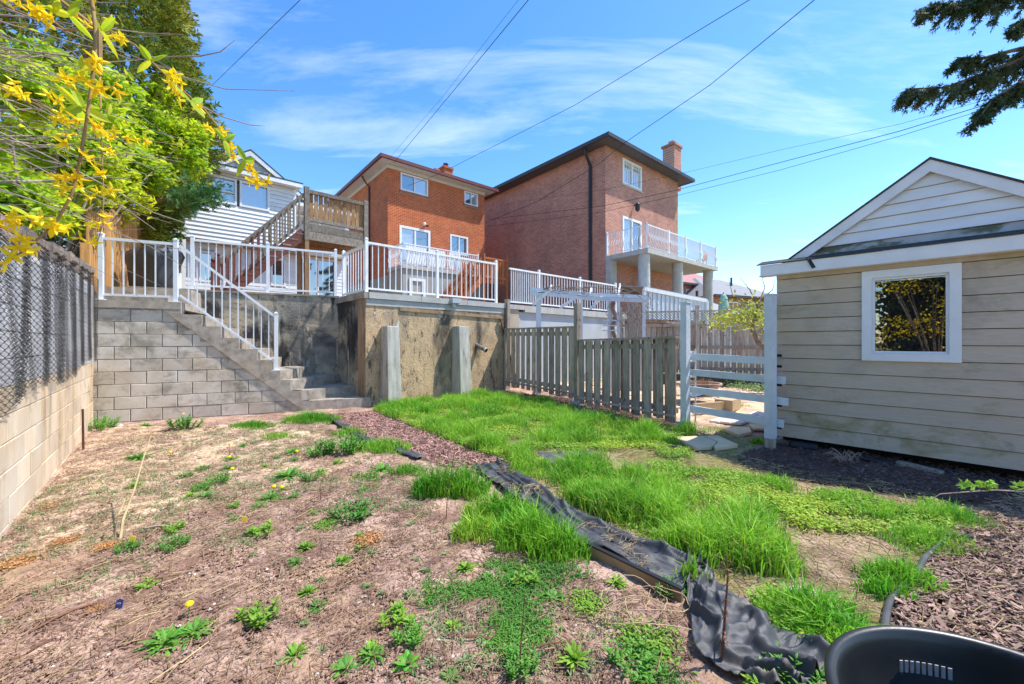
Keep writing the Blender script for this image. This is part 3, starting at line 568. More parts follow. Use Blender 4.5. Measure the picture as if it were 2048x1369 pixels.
# window
wf = thing('x', 'x', 'x', (0, 0, 0)); bpy.data.objects.remove(wf)
m = MB(); fw = .085
for a, b_, c, d_ in ((Wt0, Wt1, Wz0, Wz0+fw), (Wt0, Wt1, Wz1-fw, Wz1), (Wt0, Wt0+fw, Wz0+fw, Wz1-fw), (Wt1-fw, Wt1, Wz0+fw, Wz1-fw)): FS.box(m, a, b_, -.03, .035, c, d_)
wi = m.build('window', TRIMW, sh)
m = MB(); f2 = fw+.025
for a, b_, c, d_ in ((Wt0+fw, Wt1-fw, Wz0+fw, Wz0+f2), (Wt0+fw, Wt1-fw, Wz1-f2, Wz1-fw), (Wt0+fw, Wt0+f2, Wz0+f2, Wz1-f2), (Wt1-f2, Wt1-fw, Wz0+f2, Wz1-f2)): FS.box(m, a+.001, b_-.001, -.05, .012, c+.001, d_-.001)
m.build('sash', WHITE, wi)
m = MB(); FS.box(m, Wt0+f2-.005, Wt1-f2+.005, -.032, -.026, Wz0+f2-.005, Wz1-f2+.005); m.build('pane', GLASS_S, wi)
m = MB(); FS.box(m, Wt0+.05, Wt1-.05, -.42, -.1, Wz0-.02, Wz0+.06); m.build('sill_shelf', WOOD_G, sh)
# crumpled bag and flower pot behind the pane
def blob(c, r, n=14, jag=.25, seed=0, sq=(1, 1, 1)):
    V_ = []; Fa = []
    for i in range(n+1):
        for j in range(2*n):
            th = math.pi*i/n; ph = math.pi*j/n; k = 1+jag*(float(fbm(ph*1.9+seed, th*2.3, seed, 3))-.5)*2 if 0 < j < 2*n-1 else 1
            V_.append((c[0]+r*k*sq[0]*math.sin(th)*math.cos(ph), c[1]+r*k*sq[1]*math.sin(th)*math.sin(ph), c[2]+r*k*sq[2]*math.cos(th)))
    for i in range(n):
        for j in range(2*n): q = (j+1) % (2*n); Fa.append((i*2*n+j, (i+1)*2*n+j, (i+1)*2*n+q, i*2*n+q))
    return V_, Fa
c = FS.p(1.2, -.2, Wz0+.16); v_, f_ = blob(c, .11, 12, .5, 3, (1.3, .8, .8)); tag(npmesh('plastic_bag', v_, f_, mat('bag', (.75, .76, .74), (.5, .52, .5), 12, rough=.35)), 'crumpled pale plastic bag behind the shed window', 'bag')
c = FS.p(1.27, -.15, Wz0+.075); v_, f_ = blob(c, .07, 10, .4, 5, (1.6, .8, .35)); tag(npmesh('red_cloth', v_, f_, mat('cloth', (.3, .06, .04), (.2, .04, .03), 12)), 'crumpled red-brown cloth on the sill behind the shed window', 'cloth')
# eave strip with fascia, gable, rakes
m = MB(); m.bar(FS.p(-.15, .13, 2.325), FS.p(SW+.2, .13, 2.325), .022, .135); fa = m.build('fascia', TRIMW, sh)
m = MB(); m.prism([FS.p(-.17, .118, 2.255), FS.p(-.17, -.02, 2.255), FS.p(-.17, -.02, 2.268), FS.p(-.17, .118, 2.268)], FS.p(SW+.37, 0, 0)-FS.p(0, 0, 0)); m.build('soffit', TRIMW, sh)
m = MB(); m.prism([FS.p(-.19, .155, 2.394), FS.p(-.19, -.1, 2.47), FS.p(-.19, -.1, 2.482), FS.p(-.19, .155, 2.406)], FS.p(SW+.4, 0, 0)-FS.p(0, 0, 0)); m.build('pent_roof', SHINGLE, sh)
m = MB(); m.bar(FS.p(.36, .148, 2.42), FS.p(.42, .15, 2.29), .012, .05, (1, 0, 0)); m.build('loose_strap', BLACKM, fa)
AP, AZ, HWg, ZG = 1.38, 3.27, 1.18, 2.44; sl = (AZ-ZG)/HWg
zz = ZG; kk = 0
while zz < AZ-.03:
    z1 = min(zz+.121, AZ-.004); pol = [(AP-HWg*(AZ-zz)/(AZ-ZG), zz), (AP+HWg*(AZ-zz)/(AZ-ZG), zz), (AP+HWg*(AZ-z1)/(AZ-ZG), z1), (AP-HWg*(AZ-z1)/(AZ-ZG), z1)]
    mb = MB(); i = 0; mb.v += [tuple(FS.p(t, (-.075 if j < 2 else -.098), z)) for j, (t, z) in enumerate(pol)]+[tuple(FS.p(t, -.14, z)) for t, z in pol]; mb.f += [(0, 1, 2, 3), (7, 6, 5, 4), (0, 4, 5, 1), (1, 5, 6, 2), (2, 6, 7, 3), (3, 7, 4, 0)]
    mb.build('gable_board', GABLE_M if kk < 1 else GABLE, sh); zz += .126; kk += 1
for s in (-1, 1):
    e = 1.3
    p0 = FS.p(AP+s*e, -.03, AZ-sl*e+.03); p1 = FS.p(AP, -.03, AZ+.03); m = MB()
    m.prism([FS.p(AP, -.055, AZ-.065), FS.p(AP+s*e, -.055, AZ-.065-sl*e), FS.p(AP+s*e, -.055, AZ+.06-sl*e), FS.p(AP, -.055, AZ+.06)], FS.p(0, .022, 0)-FS.p(0, 0, 0)); m.build('rake_board', TRIMW, sh)
    m = MB(); m.prism([FS.p(AP, -.02, AZ+.062), FS.p(AP+s*(e+.03), -.02, AZ+.062-sl*(e+.03)), FS.p(AP+s*(e+.03), -.02, AZ+.085-sl*(e+.03)), FS.p(AP, -.02, AZ+.085)], FS.p(0, -3.1, 0)-FS.p(0, 0, 0)); m.build('roof', SHINGLE, sh)
# bits lying under and beside the shed
pb = thing('corrugated_drain', 'black plastic pipe end lying under the shed corner by the gate', 'pipe', FS.p(.2, .0, .03))
m = MB(); a = FS.p(.16, .06, .1); b_ = FS.p(.42, -.02, .095); m.tube([a, b_], .062, 16); m.build('pipe_body', BLACKM, pb); m = MB(); m.tube([a-(b_-a)*.02, a-(b_-a)*.015], .055, 16); m.build('painted_bore', DARK, pb)  # black disc painted over the closed end as its shaded hollow
m = MB(); a = FS.p(.75, .1, .09); b_ = FS.p(1.12, .13, .075); m.tube([a, b_], .03, 14); tag(m.build('black_pipe', BLACKM), 'straight black pipe lying along the foot of the shed', 'pipe')
m = MB(); m.bar(FS.p(1.14, .02, .075), FS.p(1.46, .17, .07), .09, .06); tag(m.build('timber_offcut', WOOD_G), 'short grey timber offcut lying beside the shed', 'timber')
m = MB(); m.bar(FS.p(1.2, -.02, .05), FS.p(2.6, .06, .06), .04, .05); tag(m.build('long_batten', mat('dark_batten', (.05, .045, .04), (.03, .028, .025), 6)), 'long dark batten on the ground under the shed edge', 'timber')
# ---------------------------------------------------------------- houses
def wall_open(mb, F, t0, t1, z0, z1, ops, n=0., dep=.12):
    ts = sorted({t0, t1, *[q for o in ops for q in o[:2]]}); zs = sorted({z0, z1, *[q for o in ops for q in o[2:4]]})
    for a, b in zip(ts, ts[1:]):
        for c, d in zip(zs, zs[1:]):
            if any(o[0] <= (a+b)/2 <= o[1] and o[2] <= (c+d)/2 <= o[3] for o in ops): continue
            mb.quad(F.p(a, n, c), F.p(b, n, c), F.p(b, n, d), F.p(a, n, d))
    for a, b, c, d in ops:
        for p, q in (((a, c), (b, c)), ((b, c), (b, d)), ((b, d), (a, d)), ((a, d), (a, c))):
            mb.quad(F.p(p[0], n, p[1]), F.p(q[0], n, q[1]), F.p(q[0], n-dep, q[1]), F.p(p[0], n-dep, p[1]))
def window(parent, F, t0, t1, z0, z1, n=0., fr=.07, splits=(.5,), glasses=None, proud=.02, grid=None, name='window', hs=(), fmat=None):
    fmat = fmat or WHITE; m = MB()
    for a, b, c, d in ((t0, t1, z0, z0+fr), (t0, t1, z1-fr, z1), (t0, t0+fr, z0+fr, z1-fr), (t1-fr, t1, z0+fr, z1-fr)): F.box(m, a, b, n-.1, n+proud, c, d)
    for s in splits: x = t0+(t1-t0)*s; F.box(m, x-fr*.35, x+fr*.35, n-.09, n+proud*.5, z0+fr, z1-fr)
    for s in hs: z = z0+(z1-z0)*s; F.box(m, t0+fr, t1-fr, n-.088, n+proud*.4, z-fr*.3, z+fr*.3)
    wo = m.build(name, fmat, parent)
    xs_ = [t0+fr]+[t0+(t1-t0)*s for s in splits]+[t1-fr]
    for k, (a, b) in enumerate(zip(xs_, xs_[1:])):
        m = MB(); F.box(m, a+.002, b-.002, n-.066, n-.06, z0+fr, z1-fr); m.build('pane', (glasses[k] if glasses else GLASS_D), wo)
    if grid:
        m = MB()
        for x in np.linspace(t0, t1, grid[0]+2)[1:-1]: F.box(m, x-.012, x+.012, n-.058, n-.04, z0+fr, z1-fr)
        for z in np.linspace(z0+(z1-z0)*grid[2], z1, grid[1]+2)[1:-1]: F.box(m, t0+fr, t1-fr, n-.059, n-.041, z-.012, z+.012)
        m.build('glazing_bars', WHITE, wo)
    return wo
def eaves(parent, F, W, D, z, ov, th, gut, sof, roofm, rise=1.4, n0=0.):
    # soffit slab, gutter ring, low hip roof
    m = MB(); m.prism([F.p(-ov, n0+ov, z), F.p(W+ov, n0+ov, z), F.p(W+ov, n0-D-ov, z), F.p(-ov, n0-D-ov, z)], (0, 0, .02)); m.build('soffit', sof, parent)
    m = MB(); g = .11
    F.box(m, -ov-g, W+ov+g, n0+ov, n0+ov+g, z-.02, z+th); F.box(m, -ov-g, -ov, n0-D-ov, n0+ov-.002, z-.02, z+th); F.box(m, W+ov, W+ov+g, n0-D-ov, n0+ov-.002, z-.02, z+th); m.build('gutter', gut, parent)
    a, b, c, d = F.p(-ov-.06, n0+ov+.06, z+th+.005), F.p(W+ov+.06, n0+ov+.06, z+th+.005), F.p(W+ov+.06, n0-D-ov, z+th+.005), F.p(-ov-.06, n0-D-ov, z+th+.005)
    r1, r2 = F.p(W/2, n0-W/2, z+th+rise), F.p(W/2, n0-D+W/2, z+th+rise); m = MB()
    m.quad(a, b, r1); m.quad(b, c, r2, r1); m.quad(c, d, r2); m.quad(d, a, r1, r2); m.quad(a, d, c, b); return m.build('roof', roofm, parent)
# ---- orange brick house
HR = Fr((-6.03, 19.4), (.765, .644)); W_, D_ = 5.8, 9.5
rh = thing('orange_brick_house', 'orange brick two-storey house with maroon gutters and raised back porch', 'house', HR.p(2.9, -4, TZ))
ops = [(.66, 2.17, 8.95, 9.82), (4.42, 5.33, 9.1, 9.82), (.6, 2.3, 5.05, 7.2), (3.5, 4.66, 6.2, 7.25)]
m = MB(); wall_open(m, HR, 0, W_, 4.65, 9.86, ops); m.build('back_wall', RED_F, rh, fixn=False)
m = MB(); m.quad(HR.p(0, -D_, 4.65), HR.p(0, 0, 4.65), HR.p(0, 0, 9.86), HR.p(0, -D_, 9.86)); m.quad(HR.p(W_, 0, 4.65), HR.p(W_, -D_, 4.65), HR.p(W_, -D_, 9.86), HR.p(W_, 0, 9.86)); m.build('side_wall', RED_S, rh, fixn=False)
m = MB(); HR.box(m, -.02, W_+.02, -D_, .02, TZ-.2, 4.648); m.build('foundation', mat('grey_foundation', (.36, .35, .31), (.28, .27, .24), 2, rough=.95), rh)
m = MB(); HR.box(m, -.03, W_+.03, -D_, .03, 9.862, 10.06); m.build('frieze', SOFFIT, rh)
eaves(rh, HR, W_, D_, 10.062, .48, .14, GUTTER_R, SOFFIT, SHINGLE_R, 1.1)
gl2 = [GLASS_D, GLASS_L]
window(rh, HR, .66, 2.17, 8.95, 9.82, fr=.07, glasses=gl2); window(rh, HR, 4.42, 5.33, 9.1, 9.82, fr=.06, glasses=[GLASS_D, GLASS_L])
window(rh, HR, .6, 2.3, 5.05, 7.2, fr=.12, glasses=[GLASS_L, GLASS_D], name='sliding_door'); window(rh, HR, 3.5, 4.66, 6.2, 7.25, fr=.09, glasses=[GLASS_D, GLASS_D])
for t0, t1, z in ((.6, 2.23, 8.95), (4.36, 5.39, 9.1)):
    m = MB(); HR.box(m, t0, t1, -.05, .035, z-.16, z-.003); m.build('sill', brickmat('soldier_sill', (.4, .1, .04), (.26, .07, .03), (.5, .36, .26), math.atan2(.644, .765), 0, bw=.075, rh=.2), rh)
m = MB(); m.tube([HR.p(-.42, -2.3, 10.06), HR.p(-.3, -2.3, 9.85), HR.p(-.06, -2.3, 9.6), HR.p(-.06, -2.3, 3)], .05, 8); m.build('downspout', GUTTER_R, rh)
ch = MB(); HR.box(ch, 4.3, 4.9, -2.6, -2.0, 10.2, 11.75); HR.box(ch, 4.25, 4.95, -2.65, -1.95, 11.75, 11.87); cho = ch.build('chimney', RED_F, rh); m = MB(); m.lathe([(.12, 0), (.12, .22), (.16, .22), (.16, .27), (0, .27)], HR.p(4.6, -2.3, 11.87), 12); m.build('flue', GUTTER_R, cho)
m = MB(); HR.box(m, 3.75, 4.1, -2.5, -2.1, 10.2, 11.6); m.build('chimney', RED_F, rh)
fl = MB(); v_, f_ = blob(HR.p(1.9, .14, 7.45), .09, 8, 0); o = npmesh('flood_light', v_, f_, WHITE, rh, smooth=True); m = MB(); m.bar(HR.p(1.95, 0, 7.42), HR.p(2.1, .2, 7.36), .05, .07); m.build('light_bracket', BLACKM, rh)
# porch
m = MB(); HR.box(m, .02, 4.3, .03, 1.62, TZ, 4.76); m.build('porch_base', mat('porch_base', (.38, .37, .33), (.3, .29, .26), 2, rough=.95), rh)
m = MB(); HR.box(m, -.03, 4.36, .03, 1.7, 4.762, 4.93); m.build('porch_slab', CONC_L, rh)
d0, d1 = HR.t_at(818, 1.62), HR.t_at(850, 1.62); window(rh, HR, d0, d1, TZ, 4.35, n=1.63, fr=.12, splits=(), glasses=[GLASS_L], proud=.05, name='basement_door')
for t0, t1 in ((.25, 1.25), (1.4, 2.3), (2.5, 3.2)):
    m = MB(); HR.box(m, t0, t1, 1.5, 1.53, 5.0, 5.85); m.build('porch_panel', WHITE, rh)
railing('white curved-bar railing on the porch of the orange brick house', [HR.p(0.05, .05, 4.93), HR.p(.05, 1.62, 4.93), HR.p(3.0, 1.62, 4.93), HR.p(4.2, 1.62, 4.93)], [1.0]*4, [1, 1, 1, 1], [10, 22, 9], belly=True, br=.03, group='balcony railings', name='porch_railing')
def wstair(name, label, F, n0, n1, ta, za, tb, zb, ns, mt, mt2=None, rail=True, post_h=1.0, group=None):
    s = thing(name, label, 'stairs', F.p(ta, n1, za), group); mt2 = mt2 or mt
    for n_ in (n0, n1):
        m = MB(); m.bar(F.p(ta, n_, za+.02), F.p(tb, n_, zb-.12), .045, .26, F.p(0, 1, 0)-F.p(0, 0, 0) if False else (0, 0, 1)); m.build('stringer', mt, s)
    for k in range(ns):
        f = (k+.5)/ns; t = ta+(tb-ta)*f; z = za+(zb-za)*(k+1)/(ns+1); w2 = abs(tb-ta)/ns*.6; m = MB(); F.box(m, t-w2, t+w2, n0, n1+.03, z-.02, z+.02); m.build('tread', mt if k < ns*.5 else mt2, s)
    for n_ in (n0, n1):
        m = MB(); m.bar(F.p(ta, n_, za+.92), F.p(tb, n_, zb+.92), .05, .1); m.build('handrail', mt2, s)
        m = MB(); m.bar(F.p(ta, n_, za+.2), F.p(tb, n_, zb+.2), .04, .07); m.build('lower_rail', mt2, s)
        nb_ = int(abs(tb-ta)/.13)
        for k in range(1, nb_):
            f = k/nb_; t = ta+(tb-ta)*f; z = za+(zb-za)*f; m = MB(); F.box(m, t-.02, t+.02, n_+.02, n_+.06, z+.15, z+.9); m.build('baluster', mt if f < .45 else mt2, s)
    for n_ in (n0, n1):
        m = MB(); F.box(m, ta-.1, ta, n_-.05, n_+.05, za-.2, za+1.05); p_ = m.build('newel_post', mt, s)
        v_, f_ = blob(F.p(ta-.05, n_, za+1.11), .055, 8, 0); npmesh('finial', v_, f_, mt, p_, smooth=True)
    return s
ws = wstair('wooden_stairs', 'orange stained wooden stairs beside the porch of the orange brick house', HR, 1.75, 2.6, HR.t_at(880, 2.2), TZ, HR.t_at(956, 2.2), 4.7, 10, WOOD_O)
tA, tB = HR.t_at(958, 2.2), HR.t_at(1003, 2.2)
m = MB(); HR.box(m, tA, tB, 1.75, 2.65, 4.6, 4.72); m.build('top_platform', WOOD_O, ws)
for t in (tA, tB):
    m = MB(); HR.box(m, t-.05, t+.05, 2.58, 2.68, TZ, 5.8); m.build('post', WOOD_O, ws)
m = MB(); HR.box(m, tA, tB, 2.6, 2.65, 5.55, 5.65); m.build('handrail', WOOD_O, ws)
for k in range(9):
    t = tA+(tB-tA)*(k+.5)/9; m = MB(); HR.box(m, t-.055, t+.055, 2.6, 2.63, 4.35, 5.55); m.build('board', WOOD_O, ws)
m = MB(); c0 = HR.p(tB+.15, 2.2, TZ+.02); m.box(c0.x-.2, c0.x+.2, c0.y-.15, c0.y+.15, c0.z, c0.z+.7); 
# ---- large pink brick house
HB = Fr((4.7, 20.1), (.765, .644)); WB, DB, ZB = 7.3, 13., 11.3
bh = thing('pink_brick_house', 'large pink brick house with dark eaves and a concrete balcony on columns', 'house', HB.p(3.6, -5, TZ))
wt0, wt1 = HB.t_at(1245), HB.t_at(1283)
ops = [(wt0, wt1, 9.75, 11.1), (wt0, wt1, 5.85, 8.05)]
m = MB(); wall_open(m, HB, 0, WB, 2, ZB, ops); m.build('back_wall', BIG_F, bh, fixn=False)
m = MB(); m.quad(HB.p(0, -DB, 2), HB.p(0, 0, 2), HB.p(0, 0, ZB), HB.p(0, -DB, ZB)); m.quad(HB.p(WB, 0, 2), HB.p(WB, -DB, 2), HB.p(WB, -DB, ZB), HB.p(WB, 0, ZB)); m.build('side_wall', BIG_S, bh, fixn=False)
eaves(bh, HB, WB, DB, ZB, .62, .16, GUTTER_B, mat('dark_soffit', (.1, .1, .11), (.08, .08, .09), 5, rough=.6), SHINGLE, 1.3)
window(bh, HB, wt0, wt1, 9.75, 11.1, fr=.11, grid=(7, 2, .5), glasses=[GLASS_L, GLASS_L]); window(bh, HB, wt0, wt1, 5.85, 8.05, fr=.12, name='sliding_door', glasses=[GLASS_L, GLASS_D])
m = MB(); HB.box(m, wt0-.1, wt1+.1, -.05, .06, 9.66, 9.747); m.build('sill', CONC_L, bh)
m = MB(); m.tube([HB.p(-.5, -.9, ZB), HB.p(-.45, -.9, ZB-.25), HB.p(-.1, -.9, ZB-.75), HB.p(-.1, -.9, 3)], .085, 8); m.build('downspout', BLACKM, bh)
ch = MB(); tc_ = HB.t_at(1341, -1.2); HB.box(ch, tc_-.45, tc_+.45, -1.5, -.7, ZB+.1, ZB+2.9); HB.box(ch, tc_-.53, tc_+.53, -1.58, -.62, ZB+2.9, ZB+3.05); cho = ch.build('chimney', BIG_F, bh); m = MB(); HB.box(m, tc_-.2, tc_+.25, -1.25, -.9, ZB+3.051, ZB+3.35); m.build('flue', BIG_S, cho)
m = MB(); lt = HB.t_at(1267); m.tube([HB.p(lt, .02, 8.75), HB.p(lt, .25, 8.9)], .03, 6); m.lathe([(.02, 0), (.13, .1), (.13, .4), (.03, .5)], HB.p(lt, .25, 8.4), 8); m.build('wall_lantern', BLACKM, bh)
# balcony
BD = 2.35
m = MB(); HB.box(m, 0, WB+.1, 0.002, BD, 5.5, 5.72); m.build('balcony_slab', CONC_L, bh)
for px in (1288, 1355, 1416):
    t = HB.t_at(px, BD-.4); c = HB.p(t, BD-.4, 1.8); m = MB(); m.lathe([(.27, 0), (.27, 3.695)], c, 20)
    for q in range(9): m.lathe([(.272, .3+q*.4), (.278, .31+q*.4), (.272, .32+q*.4)], c, 20)
    m.build('column', CONC_L, bh, smooth=True)
for t0 in (0.02, 3.2):
    m = MB(); HB.box(m, t0, t0+.5, .004, .3, 1.8, 5.498); m.build('pilaster', CONC_L, bh)
railing('white curved-bar railing round the balcony of the pink brick house', [HB.p(.06, .05, 5.72), HB.p(.06, BD-.08, 5.72), HB.p(2.0, BD-.08, 5.72), HB.p(3.7, BD-.08, 5.72), HB.p(5.4, BD-.08, 5.72), HB.p(WB, BD-.08, 5.72)], [1.12]*5+[1.12], [1]*6, [14, 13, 12, 12, 13], belly=True, br=.034, group='balcony railings', name='balcony_railing', pw=.08)
ob = thing('orange_chair', 'orange plastic chair on the balcony of the pink brick house', 'chair', HB.p(6.7, 1.7, 5.72)); OR = mat('orange_plastic', (.8, .2, .03), (.7, .16, .02), 5, rough=.5)
m = MB(); HB.box(m, 6.5, 6.95, 1.5, 1.95, 6.1, 6.14); m.build('seat', OR, ob)
for k in range(5):
    m = MB(); HB.box(m, 6.5+k*.093, 6.5+k*.093+.07, 1.93, 1.96, 6.141, 6.6); m.build('back_slat', OR, ob)
for a_ in (6.52, 6.9):
    for b2 in (1.52, 1.9): m = MB(); HB.box(m, a_, a_+.04, b2, b2+.04, 5.722, 6.098); m.build('leg', OR, ob)
# ---- white sided house
HW = Fr((-9.63, 11.7), (.746, .666))
wh = thing('white_sided_house', 'white vinyl-sided house with sunroom windows behind the wooden deck', 'house', HW.p(3, -2, TZ))
SWD = HW.t_at(590); ZE = 6.62
wo1 = (.52, 1.31, 5.68, 6.5); wo2 = (1.385, 2.2, 5.68, 6.5)
k = 0; z = 4.5
m = MB(); HW.box(m, .02, SWD-.02, -1.6, -.02, 4.5, wo1[2]); HW.box(m, .02, wo1[0], -1.6, -.02, wo1[2], ZE); HW.box(m, wo2[1], SWD-.02, -1.6, -.02, wo1[2], ZE); HW.box(m, wo1[0], wo2[1], -1.6, -.3, wo1[2], ZE); HW.box(m, wo1[0], wo2[1], -.3, -.02, wo1[3], ZE); m.build('sunroom_body', SIDING_W, wh)
while z < ZE-.02:
    z1 = min(z+.127, ZE); spans = [(0, SWD)] if (z1 < wo1[2]+.02 or z > wo1[3]-.02) else [(0, wo1[0]), (wo2[1], SWD)]
    for a, b in spans:
        mb = MB(); mb.prism([HW.p(a, .03, z), HW.p(a, -.01, z), HW.p(a, -.01, z1), HW.p(a, .0, z1)], HW.p(b, 0, 0)-HW.p(a, 0, 0)); mb.build('siding_board', SIDING_W, wh)
    z = z1
z = 4.5
while z < ZE-.02:
    z1 = min(z+.127, ZE); mb = MB(); mb.prism([HW.p(-.016, 0, z), HW.p(.01, 0, z), HW.p(.01, 0, z1), HW.p(0, 0, z1)], HW.p(0, -1.6, 0)-HW.p(0, 0, 0)); mb.build('siding_board', SIDING_W, wh); z = z1
m = MB(); HW.box(m, -.03, .07, -.05, .03, TZ, ZE-.01); m.build('corner_trim', WHITE, wh)
m = MB(); HW.box(m, SWD-.06, SWD+.03, -.05, .03, 4.5, ZE-.01); m.build('corner_trim', WHITE, wh)
for q, g_ in ((wo1, GLASS_L), (wo2, GLASS_L)): window(wh, HW, *q, n=.02, fr=.06, splits=(), glasses=[g_], hs=((.45,) if q is wo1 else ()))
m = MB(); HW.box(m, -.15, SWD+.12, -1.6, .18, ZE+.002, ZE+.06); m.build('soffit', WHITE, wh)
m = MB(); HW.box(m, -.2, SWD+.16, .18, .3, ZE+.0, ZE+.13); m.build('gutter', WHITE, wh)
m = MB(); m.prism([HW.p(-.22, .31, ZE+.135), HW.p(-.22, -2.2, ZE+.5), HW.p(-.22, -2.2, ZE+.53), HW.p(-.22, .31, ZE+.165)], HW.p(SWD+.4, 0, 0)-HW.p(0, 0, 0)); m.build('sunroom_roof', SHINGLE, wh)
# lower storey, set back
lops = []
lw0 = (HW.t_at(398, -.35), HW.t_at(428, -.35), 3.25, 4.2); lw1 = (HW.t_at(541, -.35), HW.t_at(571, -.35), 3.3, 4.25); lw2 = (HW.t_at(598, -.35), HW.t_at(672, -.35), TZ+.08, 4.45)
m = MB(); LWE = HW.t_at(692, -.35); wall_open(m, HW, .05, LWE, TZ-.1, 4.49, [lw0, lw1, lw2], n=-.35); m.build('lower_wall', SIDING_G, wh, fixn=False)
z = TZ
while z < 4.45:
    z1 = min(z+.127, 4.48); ed = [.05]+[q for o in sorted([lw0, lw1, lw2]) for q in (o[:2] if (z1 > o[2]+.01 and z < o[3]-.01) else ())]+[LWE]
    for a, b in zip(ed[::2], ed[1::2]):
        mb = MB(); mb.prism([HW.p(a, -.328, z), HW.p(a, -.346, z), HW.p(a, -.346, z1), HW.p(a, -.34, z1)], HW.p(b, 0, 0)-HW.p(a, 0, 0)); mb.build('siding_board', SIDING_W, wh)
    z = z1
window(wh, HW, *lw0, n=-.34, fr=.06, splits=(), glasses=[GLASS_L]); window(wh, HW, *lw1, n=-.34, fr=.06, splits=(), glasses=[GLASS_D]); window(wh, HW, *lw2, n=-.34, fr=.07, glasses=[GLASS_D, GLASS_D], name='sliding_door')
m = MB(); HW.box(m, 0.03, LWE, -1.5, -.0, 4.44, 4.499); m.build('sunroom_soffit', mat('tan_soffit', (.36, .28, .2), (.28, .22, .16), 4), wh)
# set-back right part
m = MB(); UWE = HW.t_at(698, -1.3); HW.box(m, SWD+.02, UWE, -4, -1.3, 4.5, 6.25); m.build('upper_back_wall', SIDING_G, wh)
window(wh, HW, SWD+.25, SWD+1.2, 5.0, 6.15, n=-1.29, fr=.07, glasses=[GLASS_D, GLASS_D], name='sliding_door')
m = MB(); HW.box(m, SWD+.17, UWE, -1.3, -.55, 6.252, 6.32); m.build('soffit', WHITE, wh); m = MB(); HW.box(m, SWD+.17, UWE+.05, -.55, -.44, 6.24, 6.37); m.build('gutter', WHITE, wh)
m = MB(); m.prism([HW.p(SWD+.17, -.43, 6.375), HW.p(SWD+.17, -4, 7.0), HW.p(SWD+.17, -4, 7.03), HW.p(SWD+.17, -.43, 6.4)], HW.p(UWE-SWD-.12, 0, 0)-HW.p(0, 0, 0)); m.build('rear_roof', SHINGLE, wh)
# main gable behind
gn = -3.0; gt = HW.t_at(500, gn); pk = HW.p(gt, gn, 0); gzp = CZ+(HY-304)/FO*pk.y; hw2 = 1.75; gzb = gzp-1.25
m = MB(); m.prism([HW.p(gt-hw2, gn, gzb), HW.p(gt+hw2, gn, gzb), HW.p(gt, gn, gzp-.1)], HW.p(0, -5, 0)-HW.p(0, 0, 0)); m.build('gable_wall', SIDING_W, wh)
for s in (-1, 1):
    m = MB(); m.prism([HW.p(gt, gn+.12, gzp-.2), HW.p(gt+s*(hw2+.25), gn+.12, gzb-.32), HW.p(gt+s*(hw2+.25), gn+.12, gzb-.14), HW.p(gt, gn+.12, gzp)], HW.p(0, .05, 0)-HW.p(0, 0, 0)); m.build('rake_board', WHITE_OLD, wh)
    m = MB(); m.prism([HW.p(gt, gn+.18, gzp+.002), HW.p(gt+s*(hw2+.3), gn+.18, gzb-.175), HW.p(gt+s*(hw2+.3), gn+.18, gzb-.14), HW.p(gt, gn+.18, gzp+.05)], HW.p(0, -5.3, 0)-HW.p(0, 0, 0)); m.build('roof', SHINGLE, wh)
m = MB(); HW.box(m, -.2, 4.4, -9, -3.2, 4.6, gzb+.02); m.build('main_body', SIDING_W, wh)
m = MB(); HW.box(m, gt-.45, gt+.45, gn-.01, gn+.03, gzb+.45, gzb+.72); m.build('gable_vent', SIDING_G, wh)
# sliver of a neighbouring brick house, built as a pier with an added crown
bp_ = thing('brick_house_sliver', 'narrow dark brick sliver of a neighbouring house left of the white sided house', 'chimney', HW.p(-.65, -.6, TZ)); m = MB(); HW.box(m, -.85, -.35, -.9, -.3, TZ, 6.6); m.build('stack', DKBRICK, bp_); m = MB(); HW.box(m, -.9, -.3, -.95, -.25, 6.601, 6.72); m.build('crown', CONC, bp_)
# ---- wooden deck
HD = Fr((-5.65, 11.0), (.746, .666)); DW = HD.t_at(731)
dk = thing('wooden_deck', 'raised weathered wooden deck with board railing against the white house', 'deck', HD.p(.8, -.5, TZ))
for t in (0, DW):
    m = MB(); HD.box(m, t-.055, t+.055, -.055, .055, TZ, 4.2); m.build('support_post', WOOD_D, dk); m = MB(); HD.box(m, t-.06, t+.06, -.06, .062, 4.2, 5.66); m.build('rail_post', WOOD_DG, dk)
m = MB(); HD.box(m, .1, .2, -1.4, -1.3, TZ, 4.2); m.build('support_post', WOOD_D, dk)
for z0, z1 in ((4.22, 4.45), (4.46, 4.66)):
    m = MB(); HD.box(m, .06, DW-.06, -.02, .04, z0, z1); m.build('rim_board', WOOD_DG, dk)
m = MB(); HD.box(m, .06, DW-.06, -.03, .05, 5.5, 5.6); m.build('top_rail', WOOD_DG, dk); m = MB(); HD.box(m, .06, DW-.06, -.02, .035, 4.74, 4.83); m.build('bottom_rail', WOOD_DG, dk)
for k in range(12):
    t = .07+k*(DW-.2)/11.2; m = MB(); HD.box(m, t, t+.105, -.045+.02*(k % 2), -.025+.02*(k % 2), 4.74, 5.5); m.build('rail_board', WOOD_D, dk)
for k in range(6):
    n_ = -.3-k*.28; m = MB(); HD.box(m, .06, DW-.06, n_-.04, n_, 4.3, 4.5); m.build('joist', WOOD_D, dk)
for k in range(12):
    m = MB(); HD.box(m, .05, DW-.05, -.1-k*.146-.135, -.1-k*.146, 4.502, 4.54); m.build('deck_board', WOOD_D, dk)
for n_ in (-.05,):
    for k in range(1):
        pass
tN = HD.t_at(440)
wstair('deck_stairs', 'maroon and weathered wooden stairs climbing to the deck of the white house', HD, -.95, 0, tN, TZ+.05, -.06, 4.52, 11, WOOD_B, WOOD_DG)
